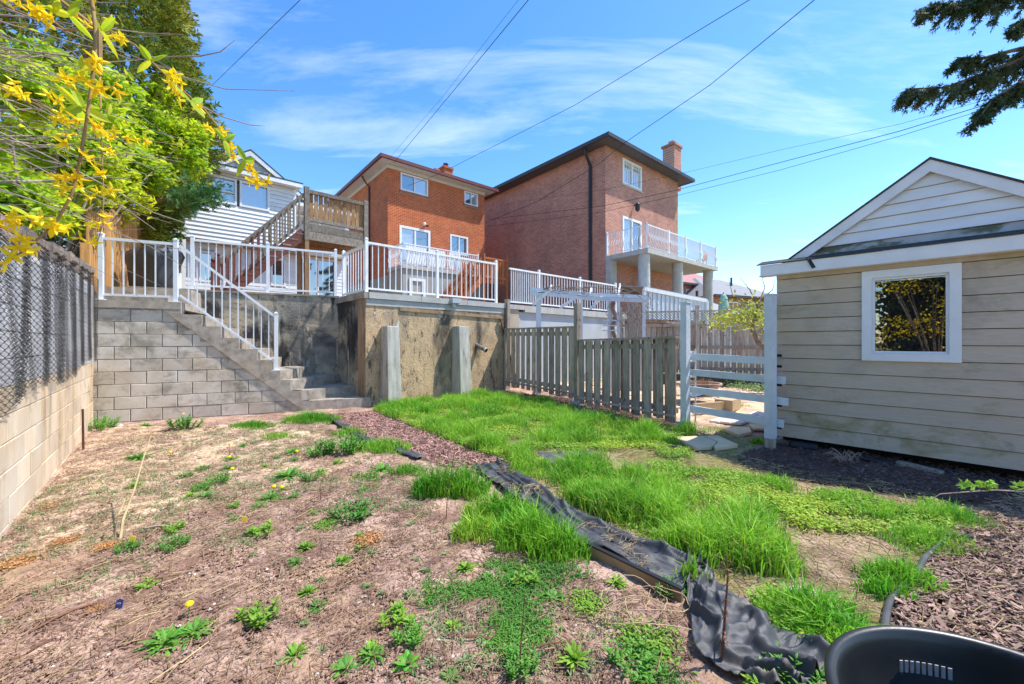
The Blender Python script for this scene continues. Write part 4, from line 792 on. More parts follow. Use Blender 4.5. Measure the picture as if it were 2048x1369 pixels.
# ---- covered barbecue on the terrace
bq = thing('covered_barbecue', 'barbecue under a creased black cover on the terrace by the landing', 'barbecue', PX(308, 588, 8.15)); cb_ = PX(308, 585, 8.15); V_ = []; Fa = []; nn = 28; lev = [(0, .30, .24), (.06, .36, .27), (.25, .38, .28), (.5, .4, .3), (.62, .44, .33), (.72, .46, .34), (.82, .42, .3), (.9, .3, .22), (.95, .15, .1), (.96, 0.01, .01)]
for z, a, b in lev:
    for i in range(nn):
        th = 2*math.pi*i/nn; sq = (abs(math.cos(th))**3+abs(math.sin(th))**3)**(-1/3); k = 1+.05*math.sin(th*7+z*4)+.03*math.sin(th*13-z*9); V_.append((cb_.x+a*sq*k*math.cos(th), cb_.y+b*sq*k*math.sin(th), TZ+.03+z*1.02+(.06*math.cos(th) if z > .6 else 0)))
for k in range(len(lev)-1):
    for i in range(nn): j = (i+1) % nn; Fa.append((k*nn+i, k*nn+j, (k+1)*nn+j, (k+1)*nn+i))
npmesh('cover', V_, Fa, mat('black_vinyl', (.055, .057, .062), (.035, .036, .04), 5, rough=.45, spec=.5, bump=.4, bscale=6), bq, smooth=True)
# ---- cedar board fence behind the landing
cf_ = Fr((-6.95, 6.55), (-2.9, 4.3)); ce_ = thing('cedar_fence', 'orange cedar board fence above the left wall behind the landing', 'fence', cf_.p(2.5, 0, 2.1)); t = 0; k = 0
while t < 5.2:
    m = MB(); wv = random.uniform(.08, .1); cf_.box(m, t, t+wv, -.02, 0, 2.1, 3.55+.26*t+.04*math.sin(k)+random.uniform(-.02, .02)); m.build('board', WOOD_F, ce_); t += wv+.022; k += 1
for z in (2.5, 3.5): m = MB(); cf_.box(m, 0, 5.2, -.07, -.021, z, z+.08); m.build('rail', WOOD_F, ce_)
m = MB(); cf_.box(m, -.12, -.02, -.06, .05, 1.9, 3.0); m.build('post', WOOD_F, ce_)
# ---------------------------------------------------------------- neighbour's yard
# pergola
pg = thing('white_pergola', 'peeling white timber pergola frame over the neighbour\'s patio', 'pergola', (1.8, 9.6, .16))
PR = [PX(1077, 585, 9.5), PX(1163, 590, 9.4), PX(1237, 595, 9.3), PX(1288, 600, 9.3)]
for k, p in enumerate(PR):
    w2 = (.055, .025, .03, .03)[k]; m = MB(); m.obox((p.x-w2, p.y-w2, .12), (2*w2, 0, 0), (0, 2*w2, 0), (0, 0, p.z-.14-.03)); m.build('post', WHITE_OLD, pg)
for dz, dy in ((0, .06), (-.09, -.06)):
    m = MB(); m.bar(PX(1060, 578+dz*0, 9.5+dy)+Vector((0, 0, dz)), PX(1180, 589, 9.42+dy)+Vector((0, 0, dz)), .04, .08); m.build('beam', WHITE_OLD, pg); m = MB(); m.bar(PX(1170, 589, 9.4+dy)+Vector((0, 0, dz)), PX(1296, 594, 9.3+dy)+Vector((0, 0, dz)), .04, .08); m.build('beam', WHITE_OLD, pg)
for (a, b) in (((1065, 610), (1103, 579)), ((1120, 616), (1162, 588)), ((1180, 618), (1204, 594))):
    m = MB(); m.bar(PX(*a, 9.3), PX(*b, 9.4), .035, .06); m.build('brace', WHITE_OLD, pg)
for px, y0, y1 in ((1237, 569, 592), (1180, 577, 590), (1100, 572, 580)):
    m = MB(); m.bar(PX(px, y1, 9.36), PX(px+3, y0, 10.7), .04, .07); m.build('cross_beam', WHITE_OLD, pg)
p = PX(1220, 590, 9.7); m = MB(); m.obox((p.x-.05, p.y-.05, .12), (.1, 0, 0), (0, .1, 0), (0, 0, p.z-.12)); m.build('post', WHITE_OLD, pg)
for py in (641, 651, 661): m = MB(); m.bar(PX(1206, py, 9.4), PX(1233, py, 9.4), .06, .028); m.build('rung', WHITE_OLD, pg)
VINE = mat('dry_vine', (.3, .22, .18), (.16, .11, .09), 12, rough=.95)
VV = MB()
for k in range(70):
    p = PX(random.uniform(1225, 1300), random.uniform(575, 640), random.uniform(9.1, 10.4)); pts = [p]; d = Vector((random.gauss(0, 1), random.gauss(0, .5), random.gauss(-.2, 1))).normalized()
    for j in range(6): d = (d+Vector((random.gauss(0, .5), random.gauss(0, .4), random.gauss(-.1, .5)))).normalized(); pts.append(pts[-1]+d*.12)
    VV.tube(pts, [.007-.001*j for j in range(7)], 4)
tr = [PX(1228, 690, 9.6)]+[PX(1228+3*math.sin(j*1.7), 690-j*12, 9.6) for j in range(1, 9)]; VV.tube(tr, .05, 7)
for k in range(26):
    p = PX(random.uniform(1075, 1230), random.uniform(574, 592), 9.42+random.uniform(-.1, .15)); VV.tube([p, p+Vector((random.uniform(.1, .4), random.uniform(-.1, .1), random.uniform(-.05, .06))), p+Vector((random.uniform(.4, .6), random.uniform(-.1, .1), random.uniform(-.08, .12)))], [.01, .008, .003], 4)
vn = VV.build('grape_vine', VINE, smooth=True, fixn=False); tag(vn, 'leafless brown vine twigs tangled on the right end of the pergola', 'vine')
# raised grey privacy boards, bench block
pvb = thing('privacy_screen', 'grey upright plank screen behind the pergola posts', 'screen', PX(1272, 690, 10.9))
for k in range(4):
    p = PX(1255+k*9.5, 0, 11.2+k*.05); m = MB(); m.obox((p.x, p.y, .15), (.125, .02, 0), (0, .025, 0), (0, 0, 2.35+.05*math.sin(k*2))); m.build('board', WOOD_G, pvb)
bn = thing('concrete_bench', 'low grey block bench in front of the plank screen', 'bench', PX(1270, 680, 10.2)); p = PX(1252, 0, 10.2); m = MB(); m.box(p.x, p.x+.5, p.y, p.y+.3, 1.38, 1.5); m.build('top_block', CONC_L, bn)
m = MB(); m.box(p.x-.1, p.x+.75, p.y-.02, p.y+.4, .1, 1.379); m.build('base', CONC_L, bn)
# lattice fence
LT = Fr((3.4, 12.7), (5.0, -1.2)); lf = thing('lattice_fence', 'grey plank fence with lattice top at the back of the neighbour\'s garden', 'fence', LT.p(2.5, 0, .4)); LLn = 8.
t = 0
while t < LLn:
    m = MB(); LT.box(m, t, t+.14, -.02, 0, .45, 1.86); m.build('board', WOOD_G, lf); t += .162
for z in (.55, 1.2, 1.87): m = MB(); LT.box(m, 0, LLn, .002, .05, z, z+.09); m.build('rail', WOOD_G, lf)
m = MB(); LT.box(m, 0, LLn, -.05, .06, 2.31, 2.36); m.build('cap_rail', WOOD_G, lf)
lm = MB()
k = -.4
while k < LLn:
    for s in (1, -1):
        a0, a1 = (k, k+.35) if s > 0 else (k+.35, k); lm.bar(LT.p(min(max(a0, 0), LLn), .012*s, 1.97), LT.p(min(max(a1, 0), LLn), .012*s, 2.3), .009, .03, LT.p(0, 1, 0)-LT.p(0, 0, 0))
    k += .085
o = lm.build('lattice', WOOD_G, lf); o['kind'] = 'stuff'
for t in (.05, LT.t_at(1393), LT.t_at(1393)+2.4):
    m = MB(); LT.box(m, t-.05, t+.05, .06, .16, .1, 2.5); m.build('post', WOOD_G, lf)
# raised bed timbers, planters and bits behind the gate
tb = thing('raised_bed_edging', 'dark sleeper edging of the raised bed below the lattice fence', 'edging', LT.p(3.5, 1.2, .1)); DKW = mat('dark_sleeper', (.075, .075, .07), (.035, .035, .033), 4, stretch=(1, 1, 5), rough=.95, bump=.4)
for z in (.12, .31):
    for t in (0, 2.7, 5.4): m = MB(); LT.box(m, t+.005+(z-.12)*2, t+2.69+(z-.12)*2, 1.05, 1.2, z, z+.185); m.build('sleeper', DKW, tb)
m = MB(); LT.box(m, .0, 8.0, .06, 1.05, .1, .44); o = m.build('raised_soil', SOIL, tb)
def planter(px, py, d, r, h, lab, colr):
    p = PX(px, py, d); t = thing('planter_bowl', lab, 'planter', p); m = MB(); m.lathe([(r*.7, 0), (r*.95, h*.85), (r*1.05, h*.86), (r*1.06, h), (r*.97, h), (r*.92, h*.8), (0, h*.8)], p, 24); m.build('bowl', colr, t, smooth=False)
    D = MB()
    for k in range(120):
        a = random.uniform(0, 6.28); q = p+Vector((math.cos(a)*r*.8*random.random(), math.sin(a)*r*.8*random.random(), h*.8)); D.tube([q, q+Vector((random.gauss(0, .06), random.gauss(0, .06), random.uniform(.04, .16)))], [.006, .002], 3)
    D.build('dry_plant', mat('dry_plant', (.42, .26, .13), (.25, .15, .08), 9, island=0), t, fixn=False); return t
TERR = mat('pale_clay', (.5, .36, .28), (.42, .3, .24), 4)
g = G(1395, 800); planter(1397, 791, 8.35, .42, .27, 'wide pale clay planter bowl with dry stems behind the gate', TERR)
bd = thing('board_pile', 'tan concrete slabs lying on end beyond the gate', 'slabs', G(1450, 815)); g = G(1452, 822); m = MB(); m.bar((g.x-.75, g.y-.35, g.z+.1), (g.x-.1, g.y-.1, g.z+.1), .06, .18); m.build('slab', mat('tan_slab', (.52, .4, .25), (.42, .32, .2), 4, bump=.2), bd)
m = MB(); m.bar((g.x-.1, g.y-.1, g.z+.12), (g.x+.25, g.y+.25, g.z+.12), .3, .2); m.build('slab', bpy.data.materials['tan_slab'], bd)
m = MB(); p0 = Vector((g.x-.55, g.y+.1, g.z+.22)); m.prism([p0, p0+Vector((.55, .12, .12)), p0+Vector((.5, .5, .12)), p0+Vector((-.05, .4, 0))], (0, 0, .025)); tag(m.build('folded_tarp', mat('blue_tarp', (.13, .19, .27), (.07, .09, .13), 9, stretch=(6, 1, 1), rough=.6)), 'folded blue-grey tarp resting on the tan slabs beyond the gate', 'tarp')
# pink strip and flat stones
STONE_T = mat('tan_flagstone', (.66, .52, .33), (.52, .41, .26), 5, rough=.95, bump=.35, bscale=40, rnd=.1)
TILE_W = mat('white_paver', (.7, .66, .6), (.6, .56, .5), 6, rough=.9, bump=.2, rnd=.05)
def flag(pts, lab, mtl, h=.04, name='stepping_stone', grp='stepping stones', up=.012):
    P = [G(a, b) for a, b in pts]; c = sum(P, Vector())/len(P); z = max(float(gz(p.x, p.y)) for p in P)+up-h*.3
    m = MB(); m.prism([(p.x, p.y, z) for p in P], (0, 0, h)); o = m.build(name, mtl); md = o.modifiers.new('b', 'BEVEL'); md.width = .008; md.segments = 1; return tag(o, lab, 'paving stone', grp)
flag([(1347, 882), (1405, 880), (1433, 893), (1424, 903), (1390, 905)], 'tan stepping stone with shadow stripes, left one of the pair before the gate', STONE_T, .05)
flag([(1408, 879), (1436, 878), (1476, 898), (1430, 906), (1427, 902), (1436, 892)], 'tan stepping stone, right one of the pair before the gate', STONE_T, .05)
flag([(1445, 861), (1470, 856), (1500, 858), (1503, 868), (1478, 874)], 'small tan flagstone in the grass just behind the gate', STONE_T, .05)
flag([(1498, 852), (1528, 850), (1530, 862), (1508, 861)], 'tan flagstone beside the right gate post, partly hidden', STONE_T)
for i in range(2):
    for j in range(3):
        a = (1418+j*22+i*18, 843-i*7+j*2.5); flag([a, (a[0]+20, a[1]+2.5), (a[0]+38, a[1]-4), (a[0]+18, a[1]-6.5)], 'white square paver, %s of the %s row of the block behind the gate' % (('left', 'middle', 'right')[j], ('front', 'back')[i]), TILE_W, name='white_paver', grp='white pavers behind the gate')
for j in range(2):
    a = (1495+j*18, 833+j*3); flag([a, (a[0]+17, a[1]+3), (a[0]+30, a[1]-3), (a[0]+13, a[1]-6)], '%s white square paver of the farther pair by the right gate post' % ('left', 'right')[j], TILE_W, name='white_paver', grp='far white pavers')
STN = mat('rubble', (.45, .41, .35), (.3, .27, .23), 8, bump=.4)
def rock(px, py, r, lab, sd=0, mtl=STN, sq=(1.3, .9, .6)):
    p = on_ground(px, py); v_, f_ = blob((p.x, p.y, p.z+r*.25), r, 7, .35, sd, sq); return tag(npmesh('stone', v_, f_, mtl, loc=(p.x, p.y, p.z)), lab, 'stone')
rock(1575, 1245, .06, 'largest pale stone beside the black fabric near the tub', 2); rock(1597, 1190, .045, 'pale stone half sunk in the grass below the lawn', 4); rock(1632, 1195, .04, 'small pale stone in the short grass left of the edging', 6); rock(918, 1052, .035, 'small white stone on the soil by the tall grass', 8)
rock(1490, 770, .16, 'flat brown stone edging the bed behind the gate', 9, mat('brown_stone', (.3, .2, .15), (.2, .14, .1), 6), (2.4, 1, .35)); rock(240, 853, .035, 'small white stone at the foot of the block wall', 12, TILE_W)
# white canopy with hanging sheet
cn = thing('white_canopy', 'white-edged canopy with translucent corrugated sheets under the balcony', 'canopy', PX(1350, 640, 16)); SHEET = mat('pale_sheet', (.62, .68, .74), (.45, .5, .56), 2.5, stretch=(3, 3, .5), rough=.4)
A1, B1 = PX(1288, 578, 15.6), PX(1413, 602, 17.2); m = MB(); m.bar(A1, B1, .1, .14); m.build('edge_beam', WHITE, cn)
dirc = (B1-A1); nn = 30
for k in range(nn):
    p = A1+dirc*(k/nn); q = A1+dirc*((k+.96)/nn); off = .03*(k % 2); m = MB(); m.obox(Vector((p.x, p.y+off, 2.3)), Vector((q.x-p.x, q.y-p.y, 0)), (0, .01, 0), (0, 0, p.z-.09-2.3)); m.build('sheet_panel', SHEET, cn)
m = MB(); m.tube([B1, B1+Vector((0, 0, -1.4))], .09, 8); m.build('post', WHITE, cn); m = MB(); m.tube([A1, A1+Vector((0, 0, -2.6))], .07, 8); m.build('post', WHITE, cn)
m = MB(); m.prism([A1+Vector((0, 0, .08)), B1+Vector((0, 0, .08)), B1+Vector((-2, 2.5, .5)), A1+Vector((-2, 2.5, .5))], (0, 0, .03)); m.build('roof_sheet', mat('grey_sheet', (.4, .4, .42), None, 5), cn)
# closed green parasol
um = thing('closed_parasol', 'closed pale green parasol beyond the lattice fence', 'parasol', PX(1447, 640, 15)); p = PX(1447, 625, 15); m = MB(); V_ = []
m.lathe([(.16, -.25), (.19, .0), (.17, .25), (.13, .48), (.15, .5), (.1, .62), (.03, .7), (.02, .76)], p, 14); m.build('canopy', mat('green_canvas', (.3, .5, .4), (.22, .4, .32), 6, stretch=(4, 4, .5)), um); m = MB(); m.tube([(p.x, p.y, -.3), (p.x, p.y, p.z+.6)], .02, 8); m.build('pole', WHITE, um)
# far houses
def far_house(lab, F, W, D, z0, ze, rise, wm, rm, hip, name='far_house'):
    h = thing(name, lab, 'house', F.p(W/2, -D/2, z0)); m = MB(); F.box(m, 0, W, -D, 0, z0, ze); m.build('walls', wm, h); o = .45
    a, b, c, d = F.p(-o, o, ze), F.p(W+o, o, ze), F.p(W+o, -D-o, ze), F.p(-o, -D-o, ze); r1, r2 = (F.p(W*.3, -D/2, ze+rise), F.p(W*.7, -D/2, ze+rise)) if hip else (F.p(-o, -D/2, ze+rise), F.p(W+o, -D/2, ze+rise))
    m = MB(); m.quad(a, b, r2, r1); m.quad(b, c, r2); m.quad(c, d, r1, r2); m.quad(d, a, r1); m.quad(a, d, c, b); m.build('roof', rm, h)
    m = MB(); F.box(m, -o, W+o, o, o+.12, ze-.12, ze+.05); m.build('gutter', GUTTER_B, h)
    for t in (W*.25, W*.6): m = MB(); F.box(m, t, t+.12, -D*.3, -D*.3+.12, ze+rise*.4, ze+rise*.4+1.2); m.build('vent_pipe', BLACKM, h)
    for t in (W*.2, W*.45, W*.75): window(h, F, t, t+1.1, ze-1.5, ze-.4, fr=.1, glasses=[GLASS_D, GLASS_L])
    return h
far_house('distant brick house with faded red roof seen between the balcony columns', Fr((13.2, 33), (.85, .5)), 9, 8, -.5, 6.3, 2.4, BIG_S, mat('faded_red_roof', (.42, .22, .21), (.36, .18, .17), 6, rough=.95), True)
far_house('distant brick house with grey shingle roof right of the last balcony column', Fr((15.6, 31), (.92, .38)), 8, 8, -.5, 5.0, 2.1, BIG_S, mat('grey_roof', (.3, .3, .31), (.24, .24, .25), 6, rough=.95), True)
far_house('low pale garage with brown roof beyond the lattice fence', Fr((10.2, 24), (.92, .38)), 4.5, 5, -.3, 3.1, 1.2, SIDING_W, mat('pale_roof', (.34, .32, .31), (.28, .27, .26), 6, rough=.95), False)
# ---------------------------------------------------------------- overhead cables
def cable(lab, pts, r=.009, sag=0.):
    P = [PX(*p) for p in pts]; Q = []
    for i in range(len(P)-1):
        for k in range(10): f = k/10; q = P[i].lerp(P[i+1], f); q.z -= sag*4*f*(1-f); Q.append(q)
    Q.append(P[-1]); m = MB(); m.tube(Q, r*.75, 5); tag(m.build('overhead_cable', CABLE, base=tuple(Q[0]), fixn=False), lab, 'cable', 'overhead cables')
cable('leftmost overhead cable running down behind the evergreen tree', [(760, -160, 5), (598, 2, 8), (425, 170, 13)], .008)
cable('thick overhead cable reaching the corner of the orange house roof', [(1160, -128, 7), (1055, 2, 10), (900, 190, 15), (788, 325, 18.6)], .013)
cable('thin overhead cable just left of the thick one above the orange roof', [(1140, -128, 7), (1035, 2, 10), (880, 200, 15), (775, 320, 18.6)], .006)
cable('overhead cable crossing the orange house\'s upper window', [(1700, -118, 6), (1495, 2, 9), (1150, 210, 14), (880, 347, 18.5), (815, 372, 19.6)], .011)
cable('black overhead cable drooping across the pink house to the orange one', [(1760, -112, 6), (1626, 2, 9), (1420, 170, 13), (1250, 285, 16), (1197, 328, 17), (1080, 400, 20), (971, 446, 22.4)], .014)
cable('topmost of the cables crossing the pink facade from the spruce', [(2200, 120, 9), (2048, 178, 10), (1800, 248, 12), (1560, 300, 14.5), (1350, 350, 17), (1205, 380, 18.5), (975, 412, 22.6)], .007)
cable('middle heavy cable crossing the pink facade below the window', [(2200, 138, 9), (2048, 186, 10), (1800, 262, 12), (1560, 325, 14.5), (1350, 381, 17), (1205, 412, 18.5), (975, 439, 22.6)], .014)
cable('lower cable crossing the pink facade at the lantern', [(2200, 150, 9), (2048, 194, 10), (1800, 272, 12), (1560, 340, 14.5), (1350, 392, 17), (1205, 424, 18.5), (975, 453, 22.6)], .01)
# ---------------------------------------------------------------- vegetation helpers
def leafmat(name, c1, c2, tr=.4, isl=.3, hr=.02, rough=.55, scale=1.2, spec=.35): return mat(name, c1, c2, scale, rough=rough, island=isl, hrnd=hr, trans=tr, spec=spec, lo=.4, hi=.6)
GRASS = leafmat('grass_green', (.115, .37, .025), (.3, .56, .045), .45, .35, .02)
GRASS_Y = leafmat('grass_yellow', (.42, .6, .07), (.3, .54, .05), .4, .3, .03)
CLOVER = leafmat('clover_green', (.42, .56, .06), (.24, .42, .05), .4, .3, .025)
STRAW = leafmat('straw', (.5, .38, .2), (.34, .24, .13), .2, .4, .02, .9)
WEED = leafmat('weed_green', (.13, .36, .04), (.1, .26, .045), .35, .25, .02)
WEED_Y = leafmat('weed_yellowgreen', (.26, .46, .05), (.18, .36, .04), .4, .25, .02)
WEED_G = leafmat('weed_greygreen', (.26, .37, .16), (.2, .3, .11), .3, .25, .02)
SHRUB = leafmat('shrub_leaf', (.58, .66, .03), (.34, .5, .025), .5, .35, .025)
CEDAR = leafmat('cedar_leaf', (.1, .17, .025), (.32, .32, .035), .3, .4, .025, .7, .7)
CEDAR_B = leafmat('juniper_leaf', (.06, .16, .05), (.09, .2, .05), .25, .4, .02, .7)
SPRUCE = leafmat('spruce_needle', (.05, .085, .03), (.09, .11, .035), .15, .4, .02, .7)
PETAL = leafmat('yellow_petal', (.96, .76, .015), (.94, .66, .012), .35, .1, .006, .5)
PETAL_D = mat('dandelion_yellow', (.95, .7, .02), (.85, .55, .01), 30, rough=.7, bump=.5, bscale=200)
BARK = mat('grey_bark', (.28, .22, .17), (.14, .1, .08), 9, rough=.95, bump=.6, bscale=40)
TWIG = mat('twig_bark', (.42, .34, .27), (.24, .18, .14), 7, rough=.9)
TWIG_F = mat('forsythia_bark', (.4, .27, .1), (.25, .16, .07), 20, rough=.8)
DEAD = mat('dead_stalk', (.22, .11, .07), (.13, .07, .05), 9, rough=.95)
OCHRE = leafmat('ochre_dead_leaf', (.66, .36, .14), (.5, .27, .12), .3, .35, .02, .9)
def blades(P, h, wd, lean=.35, rs=RS):
    n = len(P); h = np.broadcast_to(h, (n,))*rs.uniform(.4, 1.3, n); a = rs.uniform(0, 6.283, n); b = rs.uniform(0, 6.283, n); ln = rs.uniform(.05, 1, n)*lean*h
    wv = np.stack([np.cos(a), np.sin(a), 0*a], -1)*np.broadcast_to(wd, (n,))[:, None]/2; dv = np.stack([np.cos(b), np.sin(b), 0*b], -1)*ln[:, None]; z = np.array([0, 0, 1.])
    m_ = P+dv*.35+z*(h*.58)[:, None]; t = P+dv*1.15+z*(h*(1-.25*lean))[:, None]
    V_ = np.stack([P-wv, P+wv, m_-wv*.75, m_+wv*.75, t], 1).reshape(-1, 3); o = (np.arange(n)*5)[:, None]
    F_ = np.concatenate([o+np.array([[0, 1, 3]]), o+np.array([[0, 3, 2]]), o+np.array([[2, 3, 4]])], 0); return V_, F_
def samp(poly, n, seed=0):
    rs = np.random.RandomState(seed); a = np.array(poly); lo, hi = a.min(0), a.max(0); P = rs.uniform(lo, hi, (n*4, 2)); P = P[inpoly(P[:, 0], P[:, 1], poly)][:n]; return P
def dens(P, dpw=1.3, seed=0):   # thin towards the distance so that screen density stays even
    rs = np.random.RandomState(seed+5); d = P[:, 1]; return P[rs.rand(len(P)) < np.clip((3.2/np.maximum(d, 1.))**dpw, .12, 1)]
def tuft(C, nb, rad, h, wd, lean, seed):
    rs = np.random.RandomState(seed); C = np.asarray(C); n = len(C); k = np.repeat(np.arange(n), nb); r = rs.normal(0, 1, (len(k), 2))*np.broadcast_to(rad, (n,))[k][:, None]
    XY = C[k, :2]+r; Z = gz(XY[:, 0], XY[:, 1])-.005; return blades(np.column_stack([XY, Z]), np.broadcast_to(h, (n,))[k], wd, lean, rs)
def merge(*L_):
    Vs, Fs, o = [], [], 0
    for v, f in L_: Vs.append(np.asarray(v)); Fs.append(np.asarray(f)+o); o += len(v)
    return np.concatenate(Vs), np.concatenate(Fs)
def in_any(P, polys):
    r = np.zeros(len(P), bool)
    for q in polys: r |= inpoly(P[:, 0], P[:, 1], q)
    return r
def stuff(o, lab, cat): return tag(o, lab, cat, kind='stuff')
# fabric outlines (used to keep grass off it)
FA_L = [(945, 938), (1010, 985), (1075, 1030), (1150, 1085), (1250, 1140), (1362, 1192)]; FA_R = [(998, 930), (1055, 963), (1124, 1014), (1228, 1072), (1322, 1110), (1388, 1138)]
FB_L = [(1366, 1135), (1372, 1195), (1382, 1260), (1390, 1318), (1470, 1372), (1560, 1420)]; FB_R = [(1402, 1122), (1436, 1180), (1500, 1232), (1566, 1285), (1625, 1318), (1700, 1345)]
P_FA = gpoly(*(FA_L+FA_R[::-1])); P_FB = gpoly(*(FB_L+FB_R[::-1])); P_FC = gpoly((1075, 913), (1185, 904), (1177, 926), (1105, 941))
P_STEPS = gpoly((1345, 878), (1480, 875), (1480, 908), (1390, 908))
KEEP = [P_FA, P_FB, P_FC, P_PATH, P_STEPS, P_BED]
# ---- lawn
P = dens(samp(P_LAWN, 60000, 1), 1.1, 1); P = P[~in_any(P, KEEP+[P_STRIP])]; nzv = fbm(P[:, 0]*1.3, P[:, 1]*1.3, 40, 3)-.13*in_any(P, [P_BARE])*(.3+1.4*fbm(P[:, 0]*2.5, P[:, 1]*2.5, 141, 2))
P_TALL = gpoly((1010, 935), (1190, 930), (1330, 985), (1500, 1050), (1600, 1110), (1580, 1150), (1400, 1140), (1330, 1095), (1140, 1005)); P_BACK = gpoly((745, 826), (790, 806), (1000, 786), (1080, 800), (1150, 830), (1290, 850), (1390, 862), (1350, 890), (1180, 900), (1060, 930), (960, 905))
tall = in_any(P, [P_TALL]); back = in_any(P, [P_BACK])
nz2 = fbm(P[:, 0]*3.4, P[:, 1]*3.4, 46, 3); k1 = (tall & (nzv > .33) & (nz2 > .37)) | (back & (nz2 > .47)) | ((nzv > .56) & (nz2 > .55) & ~tall & ~back)
C = P[k1]; hh = np.where(tall[k1], .19, np.where(back[k1], .17, .085))*(.12+2.6*np.clip(fbm(C[:, 0]*3.2, C[:, 1]*3.2, 44, 3)-.24, 0, 1)); sel = RS.rand(len(C)) < .5
a1 = tuft(C[sel], 8, .05, hh[sel], .0085, .7, 2); 
stuff(npmesh('lawn_grass', *a1, GRASS), 'lush bright green grass growing between fence, path and shed', 'grass')
a2 = tuft(C[~sel], 6, .05, hh[~sel]*.85, .008, .8, 3); a3 = tuft(C[::9], 4, .05, hh[::9]*.8, .005, 1.3, 13); stuff(npmesh('dead_grass', *a3, STRAW), 'dead straw blades standing among the green grass', 'straw'); stuff(npmesh('pale_lawn_grass', *a2, GRASS_Y), 'yellow-green grass blades mixed through the lawn', 'grass')
# clover and creeping cover
def cover(P, n, size, seed, hmax=.05):
    rs = np.random.RandomState(seed); k = np.repeat(np.arange(len(P)), n); XY = P[k]+rs.normal(0, .035, (len(k), 2)); Z = gz(XY[:, 0], XY[:, 1])+rs.uniform(.005, hmax, len(k))
    return quads(np.column_stack([XY, Z]), size*rs.uniform(.6, 1.3, len(k)), rs, up=1.6)
def quads(C, s, rs, up=.0, el=1.6, droop=0.):
    n = len(C); s = np.broadcast_to(s, (n,)); a = rs.normal(0, 1, (n, 3)); a[:, 2] = a[:, 2]*(.35 if up else 1)-droop; a /= np.linalg.norm(a, axis=1)[:, None]
    r = rs.normal(0, 1, (n, 3)); 
    if up: r = np.array([0, 0, up])+r*.5
    b = np.cross(a, r); b /= np.linalg.norm(b, axis=1)[:, None]+1e-9; c = np.cross(b, a)
    A = a*(s*el/2)[:, None]; B = b*(s/2)[:, None]; Cc = c*(s*.14)[:, None]
    V_ = np.stack([C-A, C+B*.9+Cc, C+A, C-B*.9+Cc], 1).reshape(-1, 3); o = (np.arange(n)*4)[:, None]; return V_, o+np.array([[0, 1, 2, 3]])
k2 = ((nzv > .55) | (back & (nzv > .3))) & ~tall & (fbm(P[:, 0]*5, P[:, 1]*5, 48, 2) > .44); Cc = P[k2]; v, f = cover(Cc[::1], 8, .0165, 7, .06); stuff(npmesh('clover_cover', v, f, CLOVER), 'low yellow-green clover and creeping weeds in the lawn', 'ground cover')
# straw thatch
S = samp(P_LAWN, 14000, 9); S = S[~in_any(S, KEEP)]
def sticks(P, l0, l1, wd, seed, z=.012):
    rs = np.random.RandomState(seed); n = len(P); a = rs.uniform(0, 6.283, n); l = rs.uniform(l0, l1, n)/2; d = np.stack([np.cos(a)*l, np.sin(a)*l, rs.normal(0, .12, n)*l], -1); s = np.stack([-np.sin(a), np.cos(a), 0*a], -1)*wd/2; c = np.column_stack([P, gz(P[:, 0], P[:, 1])+z]); u = np.array([0, 0, wd*.8])
    V_ = np.stack([c-d-s, c-d+s, c-d+u, c+d-s, c+d+s, c+d+u], 1).reshape(-1, 3); o = (np.arange(n)*6)[:, None]; return V_, np.concatenate([o+np.array([q]) for q in ((0, 1, 4, 3), (1, 2, 5, 4), (2, 0, 3, 5))])
stuff(npmesh('straw_thatch', *sticks(S, .03, .12, .0035, 10, .02), STRAW), 'dry straw thatch in the thin part of the lawn', 'straw')
# explicit clumps of tall grass
def clump(px, py, rx, n, h, lab, wd=.0085, lean=.6, mt=None, asp=.6):
    rs = np.random.RandomState(int(px*7+py)); p = on_ground(px, py); XY = np.column_stack([p.x+np.clip(rs.normal(0, rx, n), -1.5*rx, 1.5*rx), p.y+np.clip(rs.normal(0, rx, n), -1.5*rx, 1.5*rx)*asp]); P3 = np.column_stack([XY, gz(XY[:, 0], XY[:, 1])-.005])
    rr_ = np.hypot((XY[:, 0]-p.x)/rx, (XY[:, 1]-p.y)/(rx*asp)); v, f = blades(P3, h*np.clip(1.2-.42*rr_, .3, 1.2), wd, lean*1.25, rs); return tag(npmesh('grass_clump', v, f, mt or GRASS, loc=tuple(p)), lab, 'grass clump', 'tall grass clumps')
clump(875, 985, .13, 800, .3, 'tall grass clump at the end of the mulch path, left of the fabric'); clump(925, 985, .15, 900, .28, 'tall grass clump right beside the thin dead stalk'); clump(1000, 1040, .17, 1000, .27, 'tall grass clump in the middle, left of the black fabric'); clump(1065, 1085, .16, 1100, .27, 'dense tall grass clump where the edging board begins'); clump(960, 1075, .12, 500, .2, 'loose yellowish grass clump on the soil edge', mt=GRASS_Y); clump(1115, 1110, .12, 600, .25, 'tall grass clump touching the wooden edging board')
clump(625, 842, .26, 1300, .2, 'grass clump at the foot of the concrete stairs', lean=.9); clump(505, 852, .2, 700, .13, 'low grass clump below the stair stringer', lean=.9); clump(765, 900, .22, 900, .17, 'grass clump hanging over the left edge of the path'); clump(700, 868, .15, 300, .15, 'small grass tuft on the path edge by the steps')
clump(1620, 1245, .14, 900, .2, 'dark green grass clump beside the tub'); clump(1660, 1285, .1, 500, .19, 'grass clump leaning against the tub', lean=.9); clump(1800, 1160, .12, 700, .17, 'bright grass clump along the black edging'); clump(1850, 1085, .17, 1200, .15, 'fine grass clump at the middle of the black edging', wd=.004); clump(1905, 1045, .15, 1100, .14, 'fine dark grass clump at the far end of the edging', wd=.004); clump(1770, 1185, .08, 300, .14, 'small grass tuft at the bend of the edging')
